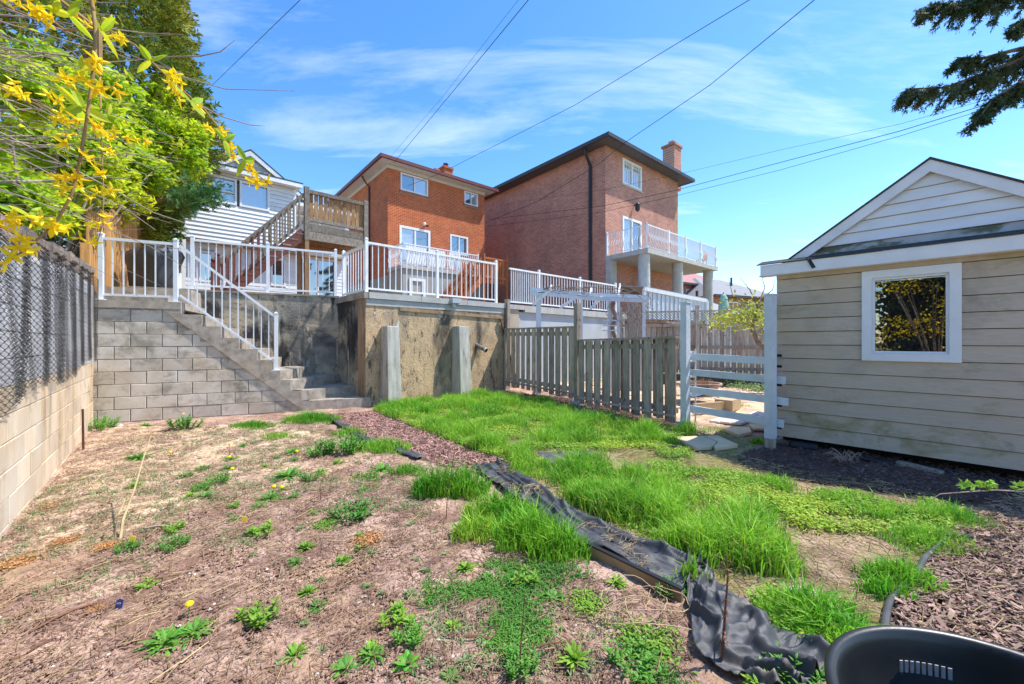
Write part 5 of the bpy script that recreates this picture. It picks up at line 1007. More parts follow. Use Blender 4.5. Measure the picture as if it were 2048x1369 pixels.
clump(815, 945, .12, 260, .13, 'small grass tuft between dandelion rosette and tall grass'); clump(555, 872, .15, 260, .1, 'low grass tuft on soil in front of the stair foot'); clump(735, 955, .1, 160, .09, 'thin low grass tuft left of the tall clump'); clump(1700, 1000, .16, 420, .1, 'low green grass patch before the shed'); clump(1540, 1130, .1, 350, .2, 'grass clump at the lower edge of the lawn'); clump(1385, 1165, .05, 90, .2, 'thin grass tuft pushing through the fabric fold'); clump(1020, 800, .3, 500, .22, 'long grass under the rusty steel bar', lean=.7); clump(1160, 840, .14, 350, .22, 'grass tuft standing before the fence post'); clump(1515, 885, .06, 220, .12, 'grass tuft just behind the right gate post'); clump(790, 815, .17, 500, .17, 'grass around the foot of the left buttress post'); clump(960, 795, .16, 500, .16, 'grass around the foot of the right buttress post')
clump(1420, 860, .3, 450, .07, 'short sparse grass under the gate', lean=.9)['kind'] = 'stuff'; clump(1470, 815, .2, 200, .1, 'small green weed patch beyond the gate', mt=GRASS_Y)
# ---------------------------------------------------------------- weeds on the soil
def strap(mb, base, az, l, wd, el, curl, nseg=4, fold=.25, tooth=0.):
    base = Vector(base); p = base.copy(); e = el; i0 = len(mb.v); s = Vector((-math.sin(az), math.cos(az), 0)); 
    for k in range(nseg+1):
        f = k/nseg; ww = wd*(math.sin(math.pi*min(1, .12+f*.88))**.8)/2+.0004; ww *= 1-tooth*(k % 2); d = Vector((math.cos(az)*math.cos(e), math.sin(az)*math.cos(e), math.sin(e))); up = d.cross(s)*-1
        mb.v += [tuple(p-s*ww-up*(-ww*fold)), tuple(p), tuple(p+s*ww+up*(ww*fold))]; p = p+d*l/nseg; e -= curl/nseg
    for k in range(nseg):
        a = i0+k*3; mb.f += [(a, a+1, a+4, a+3), (a+1, a+2, a+5, a+4)]
def rosette(n, l, wd, el0, el1, curl, seed, stem=0., tooth=0.):
    r = random.Random(seed); mb = MB()
    for k in range(n):
        az = k*2.399+r.uniform(-.2, .2); f = k/n; strap(mb, (0, 0, stem*f), az, l*r.uniform(.7, 1.1)*(1-.35*f), wd*r.uniform(.8, 1.1), el0+(el1-el0)*f*f+r.uniform(-.1, .15), curl*r.uniform(.5, 1.3), 9 if tooth else 4, .25, tooth)
    return mb
def bushy(n, h, l, wd, rad, seed):
    r = random.Random(seed); mb = MB()
    for s in range(n):
        a = r.uniform(0, 6.28); q = rad*math.sqrt(r.random()); b0 = Vector((q*math.cos(a), q*math.sin(a), 0)); H = h*r.uniform(.55, 1)*(1-.3*q/rad); lean = Vector((math.cos(a), math.sin(a), 0))*q*.6
        mb.tube([b0, b0+lean+Vector((0, 0, H))], [.003, .0015], 3)
        for k in range(9): f = .2+.8*k/9; strap(mb, b0+lean*f+Vector((0, 0, H*f)), k*2.4+a, l*(1.15-.5*f), wd, .35+f*.5, .7, 3)
    return mb
def proto(mb, name, mt): o = mb.build(name, mt, base=(0, 0, 0), fixn=False); me = o.data; bpy.data.objects.remove(o); return me
WS = 1.
W_L = [proto(rosette(34, .13, .026, .12, 1.1, .6, s, tooth=.55), 'leaf_rosette', WEED) for s in (1, 2)]
W_B = [proto(bushy(24, .13, .045, .011, .085, s), 'leafy_clump', WEED) for s in (3, 4)]
W_Y = [proto(bushy(12, .1, .055, .016, .07, 5), 'pale_clump', WEED_Y), proto(rosette(34, .1, .02, .3, 1.4, .7, 6), 'pale_rosette', WEED_Y)]
W_G = [proto(rosette(30, .055, .014, .1, 1.1, .6, s), 'small_rosette', WEED_G) for s in (7, 8)]
W_BR = [proto(rosette(22, .09, .032, .2, 1.1, .9, s, tooth=.2), 'broad_rosette', WEED) for s in (9, 10)]
def matcl(seed, mt):
    rs = np.random.RandomState(seed); C = np.column_stack([rs.normal(0, .05, (600, 2)), rs.uniform(.002, .025, 600)]); v, f = quads(C, .011, rs, up=1.2); o = npmesh('creeping_mat', v, f, mt, loc=(0, 0, 0)); me = o.data; bpy.data.objects.remove(o); return me
W_M = [matcl(5, WEED_Y)]; W_O = [matcl(6, OCHRE)]
_flw = MB(); _flw.lathe([(.0, .012), (.009, .011), (.016, .006), (.018, 0), (.012, -.006), (.004, -.01)], (0, 0, 0), 14); FLW = proto(_flw, 'flower_head', PETAL_D)
def weed(px, py, me, s, lab, grp='weeds on the bare soil', name='weed', flower=0):
    p = on_ground(px, py); t = bpy.data.objects.new(name, me); col.objects.link(t); t.location = p+Vector((0, 0, .002)); ORG[t] = p
    t.scale = (s, s, s*random.uniform(.85, 1.1)); t.rotation_euler = (0, 0, random.uniform(0, 6.28)); tag(t, lab, 'weed', grp); return t
for px, py, me, s, lab in [
 (576, 958, W_L[0], 1.3, 'large bright dandelion rosette in the middle of the dry soil'), (765, 938, W_L[1], 1.0, 'dandelion rosette beside the left edge of the mulch path'), (705, 1035, W_B[0], 1.15, 'dense leafy green weed clump right of centre on the soil'), (690, 905, W_B[1], 1.7, 'largest dark green leafy clump near the path'), (640, 912, W_B[1], 1.0, 'olive feathery weed left of the largest leafy clump'),
 (350, 1095, W_B[0], .8, 'small upright leafy weed below the dried stalk'), (275, 915, W_L[0], 1.1, 'strap-leaved green plant at the head of the dried stalk'), (205, 857, W_B[0], 1.2, 'leafy weed in the corner of left wall and block wall'), (370, 857, W_B[1], 1.4, 'leafy weed with yellow flower at the foot of the block wall'), (290, 852, W_L[1], .8, 'small weed between the two leafy weeds at the block wall'),
 (585, 905, W_L[1], .9, 'flat green rosette above the large dandelion rosette'), (410, 995, W_L[0], .9, 'spreading dandelion left of the two yellow flowers'), (440, 965, W_B[0], .75, 'leafy sprig above the spreading dandelion'), (540, 1000, W_L[1], .95, 'spreading dandelion under the two yellow flowers'), (380, 995, W_Y[1], .7, 'pale rosette left of the spreading dandelion'),
 (270, 975, W_Y[1], .8, 'pale grassy weed beside the leaning dried stalk'), (330, 1285, W_L[0], 1.2, 'long-leaved dandelion in the lower left foreground'), (388, 1262, W_L[1], 1.05, 'dandelion under the single yellow flower, lower left'), (515, 1238, W_Y[0], 1.0, 'yellow-green leafy clump in the lower left foreground'), (295, 1172, W_Y[0], .55, 'small pale leafy weed above the blue plant tag'),
 (685, 1120, W_Y[1], .9, 'pale spreading weed below the ochre patch'), (690, 1335, W_BR[0], 1.1, 'broad-leaved weed at the bottom centre-left'), (745, 1318, W_L[1], .8, 'lance-leaved weed at the bottom, beside the broad-leaved one'), (815, 1335, W_BR[1], 1.2, 'broad-leaved weed with round leaves at the bottom centre'), (820, 1285, W_B[1], .75, 'upright leafy weed above the round-leaved one'),
 (795, 1248, W_Y[0], .9, 'yellowish upright weed in the centre foreground'), (975, 1158, W_BR[0], 1.0, 'broad-leaved weed below the tall grass'), (1110, 1195, W_BR[1], 1.2, 'large broad-leaved weed near the coil of dry vine'), (1050, 1165, W_Y[0], .9, 'pale leafy weed between the two broad-leaved ones'), (1270, 1345, W_B[0], 1.0, 'leafy weed clump at the bottom left of the fabric'),
 (1235, 1175, W_Y[1], .9, 'pale rosette beside the dry vine coil'), (1340, 1190, W_B[1], .8, 'leafy weed at the end of the edging board'), (905, 1258, W_Y[1], .7, 'small bright rosette in the centre foreground'), (1585, 1368, W_B[0], 1.0, 'bright bushy weed beside the black tub at the bottom edge'), (1530, 1385, W_Y[0], .9, 'yellow-green bushy weed on the fabric at the bottom edge'), (1040, 1345, W_B[1], .8, 'leafy weed at the bottom centre right'),
 (820, 1050, W_G[0], 1.2, 'grey-green rosette above the ochre-side bare soil'), (1150, 1325, W_Y[1], 1.1, 'pale rosette at the bottom right of centre')]: weed(px, py, me, s*(1.35 if py < 960 else 1.1 if py < 1080 else .85), lab)
for px, py, lab, s in ((650, 1050, 'bright creeping mat beside the dense leafy clump', 1), (1170, 1210, 'bright creeping mat beside the large broad-leaved weed', 1), (1290, 1290, 'bright creeping mat left of the fabric foot', 1.4)): weed(px, py, W_M[0], s, lab)['kind'] = 'stuff'
for px, py, lab, s in ((735, 1080, 'ochre dead moss patch in the middle of the soil', 1), (130, 1085, 'ochre dead clump by the left wall', .8), (40, 1125, 'rust-orange dead clump at the left edge', 1.), (215, 1095, 'ochre dead clump at the foot of the dried stalk', .7), (100, 1015, 'ochre dead leaves beside the left wall', .7), (300, 872, 'ochre dried leaf tuft before the block wall', .6), (190, 1220, 'ochre dead leaf in the lower left', .4)): weed(px, py, W_O[0], s, lab, 'dead ochre clumps', 'dead_clump')['kind'] = 'stuff'
rr = random.Random(5)
for k, (x, y) in enumerate(samp(gpoly((150, 1150), (420, 900), (640, 870), (860, 1000), (900, 1120), (1150, 1180), (1300, 1300), (1150, 1400), (500, 1400)), 44, 121)):
    o = weed(0, 900, rr.choice(W_Y+W_L+[W_G[0], W_B[0]]), rr.uniform(.45, .85), 'scattered medium green weed among the larger named ones on the soil', 'scattered weeds', 'weed'); o.location = (x, y, float(gz(x, y)))
for px, py, s in [(735, 1170, 1), (765, 1187, .8), (850, 1145, 1), (820, 1192, 1), (745, 1105, 1), (608, 1246, .9), (505, 1110, .8), (600, 1060, .8), (520, 1060, .8), (870, 1068, .8), (830, 1120, .7), (890, 1110, .8), (660, 960, .7), (700, 965, .8), (480, 905, .8), (430, 870, .9), (400, 915, .8), (860, 1330, .8), (960, 1290, .9), (640, 1155, .8), (1010, 1240, .9), (930, 1330, 1.), (560, 1330, .7), (460, 1030, .8), (560, 1000, .7)]: weed(px, py, rr.choice(W_G), s, 'small flat grey-green rosette weed on the bare soil', 'small rosettes', 'small_weed')
for px, py, hh, lab in ((377, 1228, .06, 'yellow dandelion flower, lower left foreground'), (547, 978, .05, 'left of the two yellow dandelion flowers by the large rosette'), (563, 980, .05, 'right of the two yellow dandelion flowers by the large rosette'), (459, 888, .05, 'farthest yellow dandelion flower on the soil'), (458, 912, .05, 'yellow dandelion flower midway on the soil'), (464, 940, .05, 'yellow dandelion flower above the leafy sprig'), (340, 902, .04, 'yellow dandelion flower near the strap-leaved plant'), (593, 905, .05, 'yellow dandelion flower on the flat green rosette'), (366, 842, .16, 'yellow dandelion flower at the block wall')):
    p = on_ground(px, py+8); t = thing('dandelion_flower', lab, 'flower', p, 'dandelion flowers'); m = MB(); m.tube([p, p+Vector((.004, 0, hh))], .002, 5); m.build('stem', WEED, t); piece('flower_head', FLW, t, p+Vector((.004, 0, hh+.008)), (.3, .1, 0), (1, 1, 1))
kindw = {W_Y[0].name: 'pale leafy weed', W_Y[1].name: 'pale green rosette weed', W_L[0].name: 'toothed dandelion rosette', W_L[1].name: 'toothed dandelion rosette', W_B[0].name: 'dark leafy weed', W_G[0].name: 'flat grey-green rosette', W_G[1].name: 'flat grey-green rosette'}
zn = {}
for o in [o for o in col.objects if o.get('group') in ('scattered weeds', 'small rosettes')]:
    x, y = o.location.x, o.location.y; u = CX+FO*x/y
    key = (kindw[o.data.name], ('small', 'medium')[o['group'] == 'scattered weeds'], 'foreground' if y < 2.4 else 'middle' if y < 4 else 'back', 'left' if u < 420 else 'centre-left' if u < 700 else 'centre' if u < 950 else 'right')
    zn.setdefault(key, []).append((u, o))
for (kd, sz, dp, lr), os_ in zn.items():
    os_.sort(key=lambda q: q[0]); n_ = len(os_)
    for i, (u, o) in enumerate(os_):
        rk = '' if n_ == 1 else (', leftmost one' if i == 0 else ', rightmost one' if i == n_-1 else ', %s from left' % ('second', 'third', 'fourth', 'fifth', 'sixth', 'seventh')[i-1])
        o['label'] = f'{sz} {kd} on bare soil, {dp} {lr}{rk}'
# random seedlings, litter, clods
P_DIRT = gpoly((0, 1090), (185, 858), (640, 850), (840, 925), (900, 1060), (1120, 1140), (1370, 1210), (1390, 1369), (1300, 1500), (-400, 1500))
S = dens(samp(P_DIRT, 5000, 21), 1., 3); S = S[fbm(S[:, 0]*1.1, S[:, 1]*1.1, 50, 3) > .5]; v, f = tuft(S, 8, .02, .036, .007, 1.5, 6); stuff(npmesh('seedlings', v, f, WEED_G), 'tiny seedlings sprouting all over the bare soil', 'seedlings')
S = samp(gpoly((860, 1120), (1120, 1130), (1370, 1210), (1380, 1369), (1290, 1480), (800, 1480)), 2600, 22); S = S[~in_any(S, KEEP)]; S = S[fbm(S[:, 0]*3.2, S[:, 1]*3.2, 151, 3) > .53]; v, f = tuft(S[:620], 9, .028, .045, .008, 1.4, 8); stuff(npmesh('mixed_weed_cover', v, f, WEED), 'mixed low weeds left of the black fabric', 'ground cover')
S2 = dens(samp(P_DIRT, 26000, 23), 1.4, 4); stuff(npmesh('dry_litter', *sticks(S2, .01, .07, .003, 24), mat('litter', (.22, .13, .09), (.36, .25, .16), 3, island=.4, rough=1)), 'dry stems and twigs littering the soil', 'litter')
S3 = dens(samp(P_DIRT, 1800, 33), 1.2, 4); stuff(npmesh('straw_litter', *sticks(S3, .04, .2, .004, 25), STRAW), 'pale straw stems lying on the soil', 'straw')
def clods(P, r0, r1, seed):
    rs = np.random.RandomState(seed); n = len(P); r = rs.uniform(r0, r1, n); base = np.array([[1, 0, 0], [-1, 0, 0], [0, 1, 0], [0, -1, 0], [0, 0, .7], [0, 0, -.6]]); V_ = base[None]*(r[:, None, None])*rs.uniform(.6, 1.3, (n, 6, 1)); a = rs.uniform(0, 6.28, n); c, s = np.cos(a)[:, None], np.sin(a)[:, None]; X = V_[..., 0]*c-V_[..., 1]*s; Y = V_[..., 0]*s+V_[..., 1]*c
    V_ = np.stack([X+P[:, :1], Y+P[:, 1:2], V_[..., 2]+gz(P[:, 0], P[:, 1])[:, None]+.002], -1).reshape(-1, 3); o = (np.arange(n)*6)[:, None]; return V_, np.concatenate([o+np.array([q]) for q in ((0, 2, 4), (2, 1, 4), (1, 3, 4), (3, 0, 4), (2, 0, 5), (1, 2, 5), (3, 1, 5), (0, 3, 5))])
S4 = dens(samp(P_DIRT, 60000, 26), 1.5, 6); S4 = S4[fbm(S4[:, 0]*2.6, S4[:, 1]*2.6, 61, 3) > .4]; stuff(npmesh('soil_clods', *clods(S4, .003, .014, 27), SOIL, smooth=False), 'crumbly clods of dry soil', 'soil')
S5 = dens(samp(P_DIRT, 1500, 28), 1.2, 7); stuff(npmesh('pebbles', *clods(S5, .004, .012, 29), mat('pebble', (.62, .57, .5), (.4, .36, .32), 20, island=.3)), 'small pale pebbles scattered on the soil', 'pebbles')
# ---------------------------------------------------------------- mulch
CHIP = mat('red_mulch_chip', (.47, .28, .225), (.33, .185, .15), 9, rough=.95, island=.35, hrnd=.015); CHIP_B = mat('bark_chip', (.36, .235, .185), (.22, .14, .11), 9, rough=.95, island=.4, hrnd=.015); CHIP_P = mat('bark_chip_piece', (.4, .27, .21), (.25, .16, .125), 14, stretch=(1, 1, 1), rough=.95, rnd=.4, hrnd=.015)
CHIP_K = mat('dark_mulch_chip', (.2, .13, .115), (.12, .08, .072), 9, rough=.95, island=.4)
def chips(P, l0, l1, seed, ang=None):
    rs = np.random.RandomState(seed); n = len(P); a = rs.uniform(0, 6.283, n) if ang is None else rs.normal(ang, .6, n); l = rs.uniform(l0, l1, n)/2; wv = l*rs.uniform(.1, .3, n); tx = rs.normal(0, .22, n); d = np.stack([np.cos(a)*l, np.sin(a)*l, tx*l], -1); s = np.stack([-np.sin(a)*wv, np.cos(a)*wv, rs.normal(0, .3, n)*wv], -1); u = np.array([0, 0, 1.])*(.003+.004*rs.rand(n))[:, None]
    c = np.column_stack([P, gz(P[:, 0], P[:, 1])+rs.uniform(.004, .02, n)]); V_ = np.stack([c-d-s*.6, c-d+s*.5, c+d+s*.7, c+d-s, c-d*.9-s*.6+u, c-d*.9+s*.5+u, c+d*.9+s*.7+u, c+d*.85-s+u], 1).reshape(-1, 3); o = (np.arange(n)*8)[:, None]
    return V_, np.concatenate([o+np.array([q]) for q in ((4, 5, 6, 7), (0, 1, 5, 4), (1, 2, 6, 5), (2, 3, 7, 6), (3, 0, 4, 7))])
mp_ = thing('mulch_path', 'reddish wood-chip path running from the stairs to the black fabric', 'path', G(830, 890)); v, f = chips(samp(P_PATH, 5200, 31), .03, .07, 32); o = npmesh('wood_chips', v, f, CHIP, mp_); o['kind'] = 'stuff'; mp_['kind'] = 'structure'
mbd = thing('mulch_bed', 'bed of brown bark chips on the right behind the black edging', 'mulch bed', G(1950, 1150)); mbd['kind'] = 'structure'; Pb = samp(P_BED, 9500, 34); v, f = chips(Pb, .025, .085, 35, .3); o = npmesh('bark_chips', v, f, CHIP_B, mbd); o['kind'] = 'stuff'
pr = []
for s in range(6):
    v, f = chips(np.zeros((1, 2)), .08, .1, 60+s); v = v-v.mean(0); o = npmesh('bark_chip', v, f, CHIP_P, loc=(0, 0, 0)); pr.append(o.data); bpy.data.objects.remove(o)
Pn = samp(gpoly((1780, 1300), (1800, 1200), (1850, 1130), (1950, 1060), (2060, 1030), (2060, 1320)), 290, 36)
for x, y in Pn: piece('bark_chip', random.choice(pr), mbd, (x, y, float(gz(x, y))+.022), (random.gauss(0, .15), random.gauss(0, .15), random.uniform(0, 6.28)), (random.uniform(.5, 1.1),)*3)
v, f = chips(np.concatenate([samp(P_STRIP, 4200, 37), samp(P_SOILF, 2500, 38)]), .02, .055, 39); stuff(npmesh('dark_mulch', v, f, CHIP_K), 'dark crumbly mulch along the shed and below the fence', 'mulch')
v, f = sticks(samp(P_BED, 900, 40), .06, .22, .004, 41, .03); stuff(npmesh('bed_straw', v, f, STRAW), 'pale stems lying over the bark bed', 'straw')
# ---------------------------------------------------------------- landscape fabric and edging
FABRIC = mat('black_fabric', (.075, .078, .085), (.045, .046, .05), 14, rough=.46, spec=.5, bump=.25, bscale=260, stains=[((.3, .24, .18), 5, .58, .72, (1, 1, 1), .55)])
def cloth(name, Lp, Rp, lab, amp, nu=90, nv=34, seed=0, edge=(0., 0.), th=True):
    def res(P_, n):
        P_ = [np.array(G(*p))[:2] for p in P_]; s = np.concatenate([[0], np.cumsum([np.linalg.norm(b-a) for a, b in zip(P_, P_[1:])])]); u = np.linspace(0, s[-1], n); A = np.array(P_); return np.stack([np.interp(u, s, A[:, 0]), np.interp(u, s, A[:, 1])], -1)
    A, B = res(Lp, nu), res(Rp, nu); t = np.linspace(0, 1, nv)[None, :, None]; XY = A[:, None]*(1-t)+B[:, None]*t; U = np.linspace(0, 1, nu)[:, None]*np.ones((1, nv)); T = np.ones((nu, 1))*np.linspace(0, 1, nv)[None]
    wob = (fbm(U*14+seed, T*3, 70+seed, 2)-.5)*.03; XY = XY+np.stack([wob, wob*.6], -1)
    ph = T*1.9+2.6*fbm(U*3.2+seed, T*1.2, 71+seed, 2)+U*.8; ph2 = T*1.1-U*5.5+1.8*fbm(U*4+9, T*2+seed, 75+seed, 2); h = amp*np.clip(np.sin(ph*6.283), 0, 1)**2*fbm(U*6, T*2, 79+seed, 2)*1.5+amp*.55*np.clip(np.sin(ph2*6.283)-.3, 0, 1)**1.5+.006*fbm(U*30, T*10, 77, 2)+.016*np.clip(1-8*np.abs(fbm(U*11+T*1.5+seed, T*4+2, 83+seed, 2)-.5), 0, 1)
    h = h+edge[1]*np.clip((T-.8)/.2, 0, 1)+edge[0]*np.clip((.2-T)/.2, 0, 1); Z = gz(XY[..., 0], XY[..., 1])+.02+h
    i = np.arange(nu*nv).reshape(nu, nv); Q_ = np.stack([i[:-1, :-1], i[1:, :-1], i[1:, 1:], i[:-1, 1:]], -1).reshape(-1, 4); o = npmesh(name, np.dstack([XY, Z]), Q_, FABRIC, smooth=True); md = o.modifiers.new('s', 'SOLIDIFY'); md.thickness = .003; return tag(o, lab, 'fabric', 'landscape fabric sheets')
cloth('landscape_fabric', FA_L, FA_R, 'long strip of crumpled black landscape fabric between grass and soil', .035, 130, 36, 1, (.0, .03)); cloth('landscape_fabric', FB_L, FB_R, 'wide crumpled black fabric piece spreading to the bottom edge', .06, 80, 50, 4, (.0, .02)); cloth('landscape_fabric', [(1075, 913), (1105, 941)], [(1185, 904), (1177, 926)], 'small flat black fabric scrap lying in the grass', .012, 20, 30, 7)
cloth('landscape_fabric', [(655, 838), (700, 868), (745, 893), (790, 903), (835, 922)], [(664, 835), (712, 864), (757, 889), (800, 899), (848, 915)], 'narrow black fabric edge showing along the left of the mulch path', .03, 60, 6, 9)
eb_ = thing('edging_board', 'low wooden edging board along the left of the black fabric', 'edging', on_ground(1260, 1150)); a, b = on_ground(1148, 1095), on_ground(1365, 1208); m = MB(); m.bar(a+Vector((0, 0, .02)), b+Vector((0, 0, .02)), .022, .09); m.build('board', mat('edging_wood', (.4, .3, .18), (.26, .19, .12), 5, bump=.3), eb_); m = MB(); m.bar(a+Vector((0, 0, .071)), b+Vector((0, 0, .071)), .028, .01); m.build('plastic_top', BLACKM, eb_)
ed = [(1765, 1300), (1772, 1250), (1778, 1215), (1790, 1195), (1812, 1170), (1838, 1140), (1850, 1120), (1872, 1098), (1900, 1075)]; pts = [on_ground(*q)+Vector((0, 0, .03)) for q in ed]; from mathutils import geometry
sm = []
for i in range(len(pts)-1):
    p0, p1, p2, p3 = pts[max(i-1, 0)], pts[i], pts[i+1], pts[min(i+2, len(pts)-1)]
    for k in range(6): t = k/6; sm.append(.5*((2*p1)+(p2-p0)*t+(2*p0-5*p1+4*p2-p3)*t*t+(3*p1-p0-3*p2+p3)*t**3))
pe = thing('lawn_edging', 'curved black plastic lawn edging beside the bark bed', 'edging', pts[0]); m = MB(); m.tube(sm, .016, 8); m.build('rounded_top', mat('edging_plastic', (.1, .1, .105), (.06, .06, .062), 9, rough=.4), pe, smooth=True, fixn=False)
m = MB()
for a, b in zip(sm, sm[1:]): m.quad(a, b, b-Vector((0, 0, .09)), a-Vector((0, 0, .09)))
m.build('skirt', BLACKM, pe)
DB_ = samp(P_FA, 900, 171); DB_ = DB_[fbm(DB_[:, 0]*4, DB_[:, 1]*4, 172, 2) > .5]; v, f = merge(sticks(DB_, .02, .1, .003, 173, .055)); stuff(npmesh('fabric_debris', v, f, STRAW), 'straw and dry stems fallen on the black fabric', 'straw')
# path edge on the lawn side
pts = [on_ground(*q)+Vector((0, 0, .015)) for q in ((752, 826), (812, 850), (890, 880), (965, 907), (1022, 934))]; m = MB(); m.tube(pts, .012, 6); tag(m.build('path_edging', BLACKM, fixn=False), 'thin black edging between mulch path and lawn', 'edging')
# ---------------------------------------------------------------- black tub
TB = mat('tub_plastic', (.02, .021, .022), (.012, .0125, .013), 3, rough=.38, spec=.5, bump=.05, stains=[((.16, .15, .13), 6, .6, .8, (1, 1, .4), .35)])
tu = thing('black_tub', 'large round black plastic tub at the lower right corner', 'tub', (1.265, .915, 0)); r = .42; c = (1.265, .915, 0)
m = MB(); m.lathe([(0, .005), (r*.8, .005), (r*.83, .02), (r*.97, .4), (r*1.0, .41), (r*1.03, .425), (r*1.035, .445), (r*1.0, .455), (r*.965, .445), (r*.95, .42), (r*.92, .38), (r*.8, .05), (0, .045)], c, 72); m.build('shell', TB, tu, smooth=True)
LABEL = mat('pale_print', (.42, .42, .41), (.28, .28, .28), 60, rough=.7); rin = r*.905
for k in range(9):
    th = R(94-k*2.6-2); th2 = th-R(1.5); zz0, zz1 = .335, .372
    for (za, zb) in ((zz0, zz1),):
        m = MB(); P4 = [(c[0]+math.cos(q)*rin*.995, c[1]+math.sin(q)*rin*.995, z) for q, z in ((th, za-.001*k), (th2, za-.001*k), (th2, zb-.001*k), (th, zb-.001*k))]; m.prism(P4, (-math.cos(th)*.003, -math.sin(th)*.003, 0)); m.build('printed_mark', LABEL, tu)
# ---------------------------------------------------------------- stalks, coil, tags
def stalk(lab, pts, r, mt, sub=(), name='dead_stalk', cat='stalk', leaves=0):
    t = thing(name, lab, cat, pts[0]); m = MB(); m.tube(pts, [r*(1-.6*i/(len(pts)-1)) for i in range(len(pts))], 6); m.build('stem', mt, t, fixn=False)
    for s in sub: m = MB(); m.tube(s, [r*.6*(1-.6*i/(len(s)-1)) for i in range(len(s))], 5); m.build('side_stem', mt, t, fixn=False)
    return t
p = on_ground(1443, 1338); d = p.y; t = stalk('tall rust-brown dead stalk standing in front of the black fabric', [p, PX(1450, 1230, d), PX(1456, 1150, d), PX(1452, 1110, d)], .006, DEAD); m = MB()
for k in range(26): q = PX(1450+random.gauss(0, 3), random.uniform(1120, 1290), d); strap(m, q, random.uniform(0, 6.28), random.uniform(.02, .04), .007, random.uniform(-1.2, .6), .8, 3)
m.build('dry_leaves', leafmat('dry_red_leaf', (.34, .13, .07), (.22, .09, .05), .2), t, fixn=False)
p = on_ground(892, 1042); d = p.y; stalk('thin branching bare stalk in front of the tall grass clump', [p, PX(895, 985, d), PX(905, 930, d), PX(912, 870, d)], .004, DEAD, [[PX(895, 985, d), PX(880, 945, d), PX(878, 900, d)], [PX(900, 960, d), PX(925, 925, d), PX(940, 910, d)]])
p = on_ground(240, 1085); d = p.y; stalk('long pale dried stalk leaning up to the strap-leaved plant', [p, PX(246, 1040, d+.1), PX(270, 975, d+.3), PX(290, 905, d+.6), PX(302, 870, d+.7)], .009, mat('pale_stalk', (.5, .38, .2), (.36, .26, .15), 9), [[PX(228, 1085, d), PX(236, 1030, d), PX(250, 1000, d+.1)]])
p = on_ground(642, 1000); d = p.y; stalk('short brown dead weed stalk with drooping head', [p, PX(640, 975, d), PX(642, 960, d)], .004, DEAD, [[PX(642, 960, d), PX(632, 950, d), PX(626, 962, d)], [PX(642, 962, d), PX(650, 952, d), PX(654, 962, d)]]); p = on_ground(660, 985); stalk('tiny dead stem right of the drooping dead weed', [p, PX(661, 965, p.y)], .003, DEAD)
p = on_ground(1040, 1340); d = p.y; stalk('thin upright dead stem at the bottom centre', [p, PX(1042, 1280, d), PX(1050, 1190, d)], .004, DEAD, [[PX(1043, 1270, d), PX(1062, 1220, d)]])
cm = MB(); rr = random.Random(9); c0 = on_ground(1270, 1240)
for k in range(9):
    pts = []; a0 = rr.uniform(0, 6.28); rx = rr.uniform(.08, .26); ry = rr.uniform(.05, .2); cx = c0.x+rr.gauss(0, .04); cy = c0.y+rr.gauss(0, .05)
    for j in range(11): th = a0+j*.36*rr.uniform(.9, 1.1); pts.append((cx+rx*math.cos(th), cy+ry*math.sin(th), c0.z+.02+.06*abs(math.sin(th*1.3+k))))
    cm.tube(pts, .002, 5)
tag(cm.build('dry_vine_coil', mat('straw_vine', (.55, .42, .24), (.42, .3, .17), 9), smooth=True, fixn=False), 'tangled coil of dry tan vine on the weeds left of the fabric', 'vine')
dm = MB(); c0 = on_ground(1690, 925)
for k in range(34):
    a = rr.uniform(0, 6.28); p = c0+Vector((rr.gauss(0, .05), rr.gauss(0, .03), 0)); q = p+Vector((math.cos(a)*.12-.03, math.sin(a)*.06, rr.uniform(.04, .15))); dm.tube([p, p.lerp(q, .5)+Vector((0, 0, .03)), q, q+Vector((math.cos(a)*.04, 0, -.03))], [.003, .0025, .002, .001], 4)
tag(dm.build('dry_shrub', mat('dry_tan', (.5, .38, .3), (.36, .26, .2), 8), fixn=False), 'dry tan leafless shrublet at the foot of the shed', 'shrub')
for k, (a, b, lab) in enumerate((((60, 1270), (330, 1150), 'long dark twig lying across the lower left soil'), ((290, 1065), (430, 1045), 'pale fallen branch in the middle left of the soil'), ((930, 1285), (1160, 1310), 'brown stick lying at the bottom centre'), ((20, 1330), (110, 1285), 'short dark stick in the bottom left corner'))):
    A, B = on_ground(*a), on_ground(*b); m = MB(); pts = [A.lerp(B, f)+Vector((0, .02*math.sin(f*9), .015+.012*math.sin(f*7+k))) for f in np.linspace(0, 1, 9)]; m.tube(pts, [.007*(1-.6*f) for f in np.linspace(0, 1, 9)], 5); tag(m.build('fallen_twig', DEAD if k != 1 else TWIG, fixn=False), lab, 'twig', 'fallen twigs')
p = on_ground(235, 1225); tg = thing('plant_tag', 'small blue plant tag stuck in the soil, lower left', 'plant tag', p); m = MB(); m.prism([p+Vector((-.016, 0, .0)), p+Vector((.016, .004, 0)), p+Vector((.018, .012, .05)), p+Vector((.0, .013, .056)), p+Vector((-.015, .01, .05))], (0, .002, 0)); m.build('card', mat('tag_blue', (.05, .07, .25), (.04, .05, .2), 9), tg); m = MB(); m.bar(p+Vector((-.009, .005, .036)), p+Vector((.01, .007, .037)), .002, .006); m.build('print', LABEL, tg)
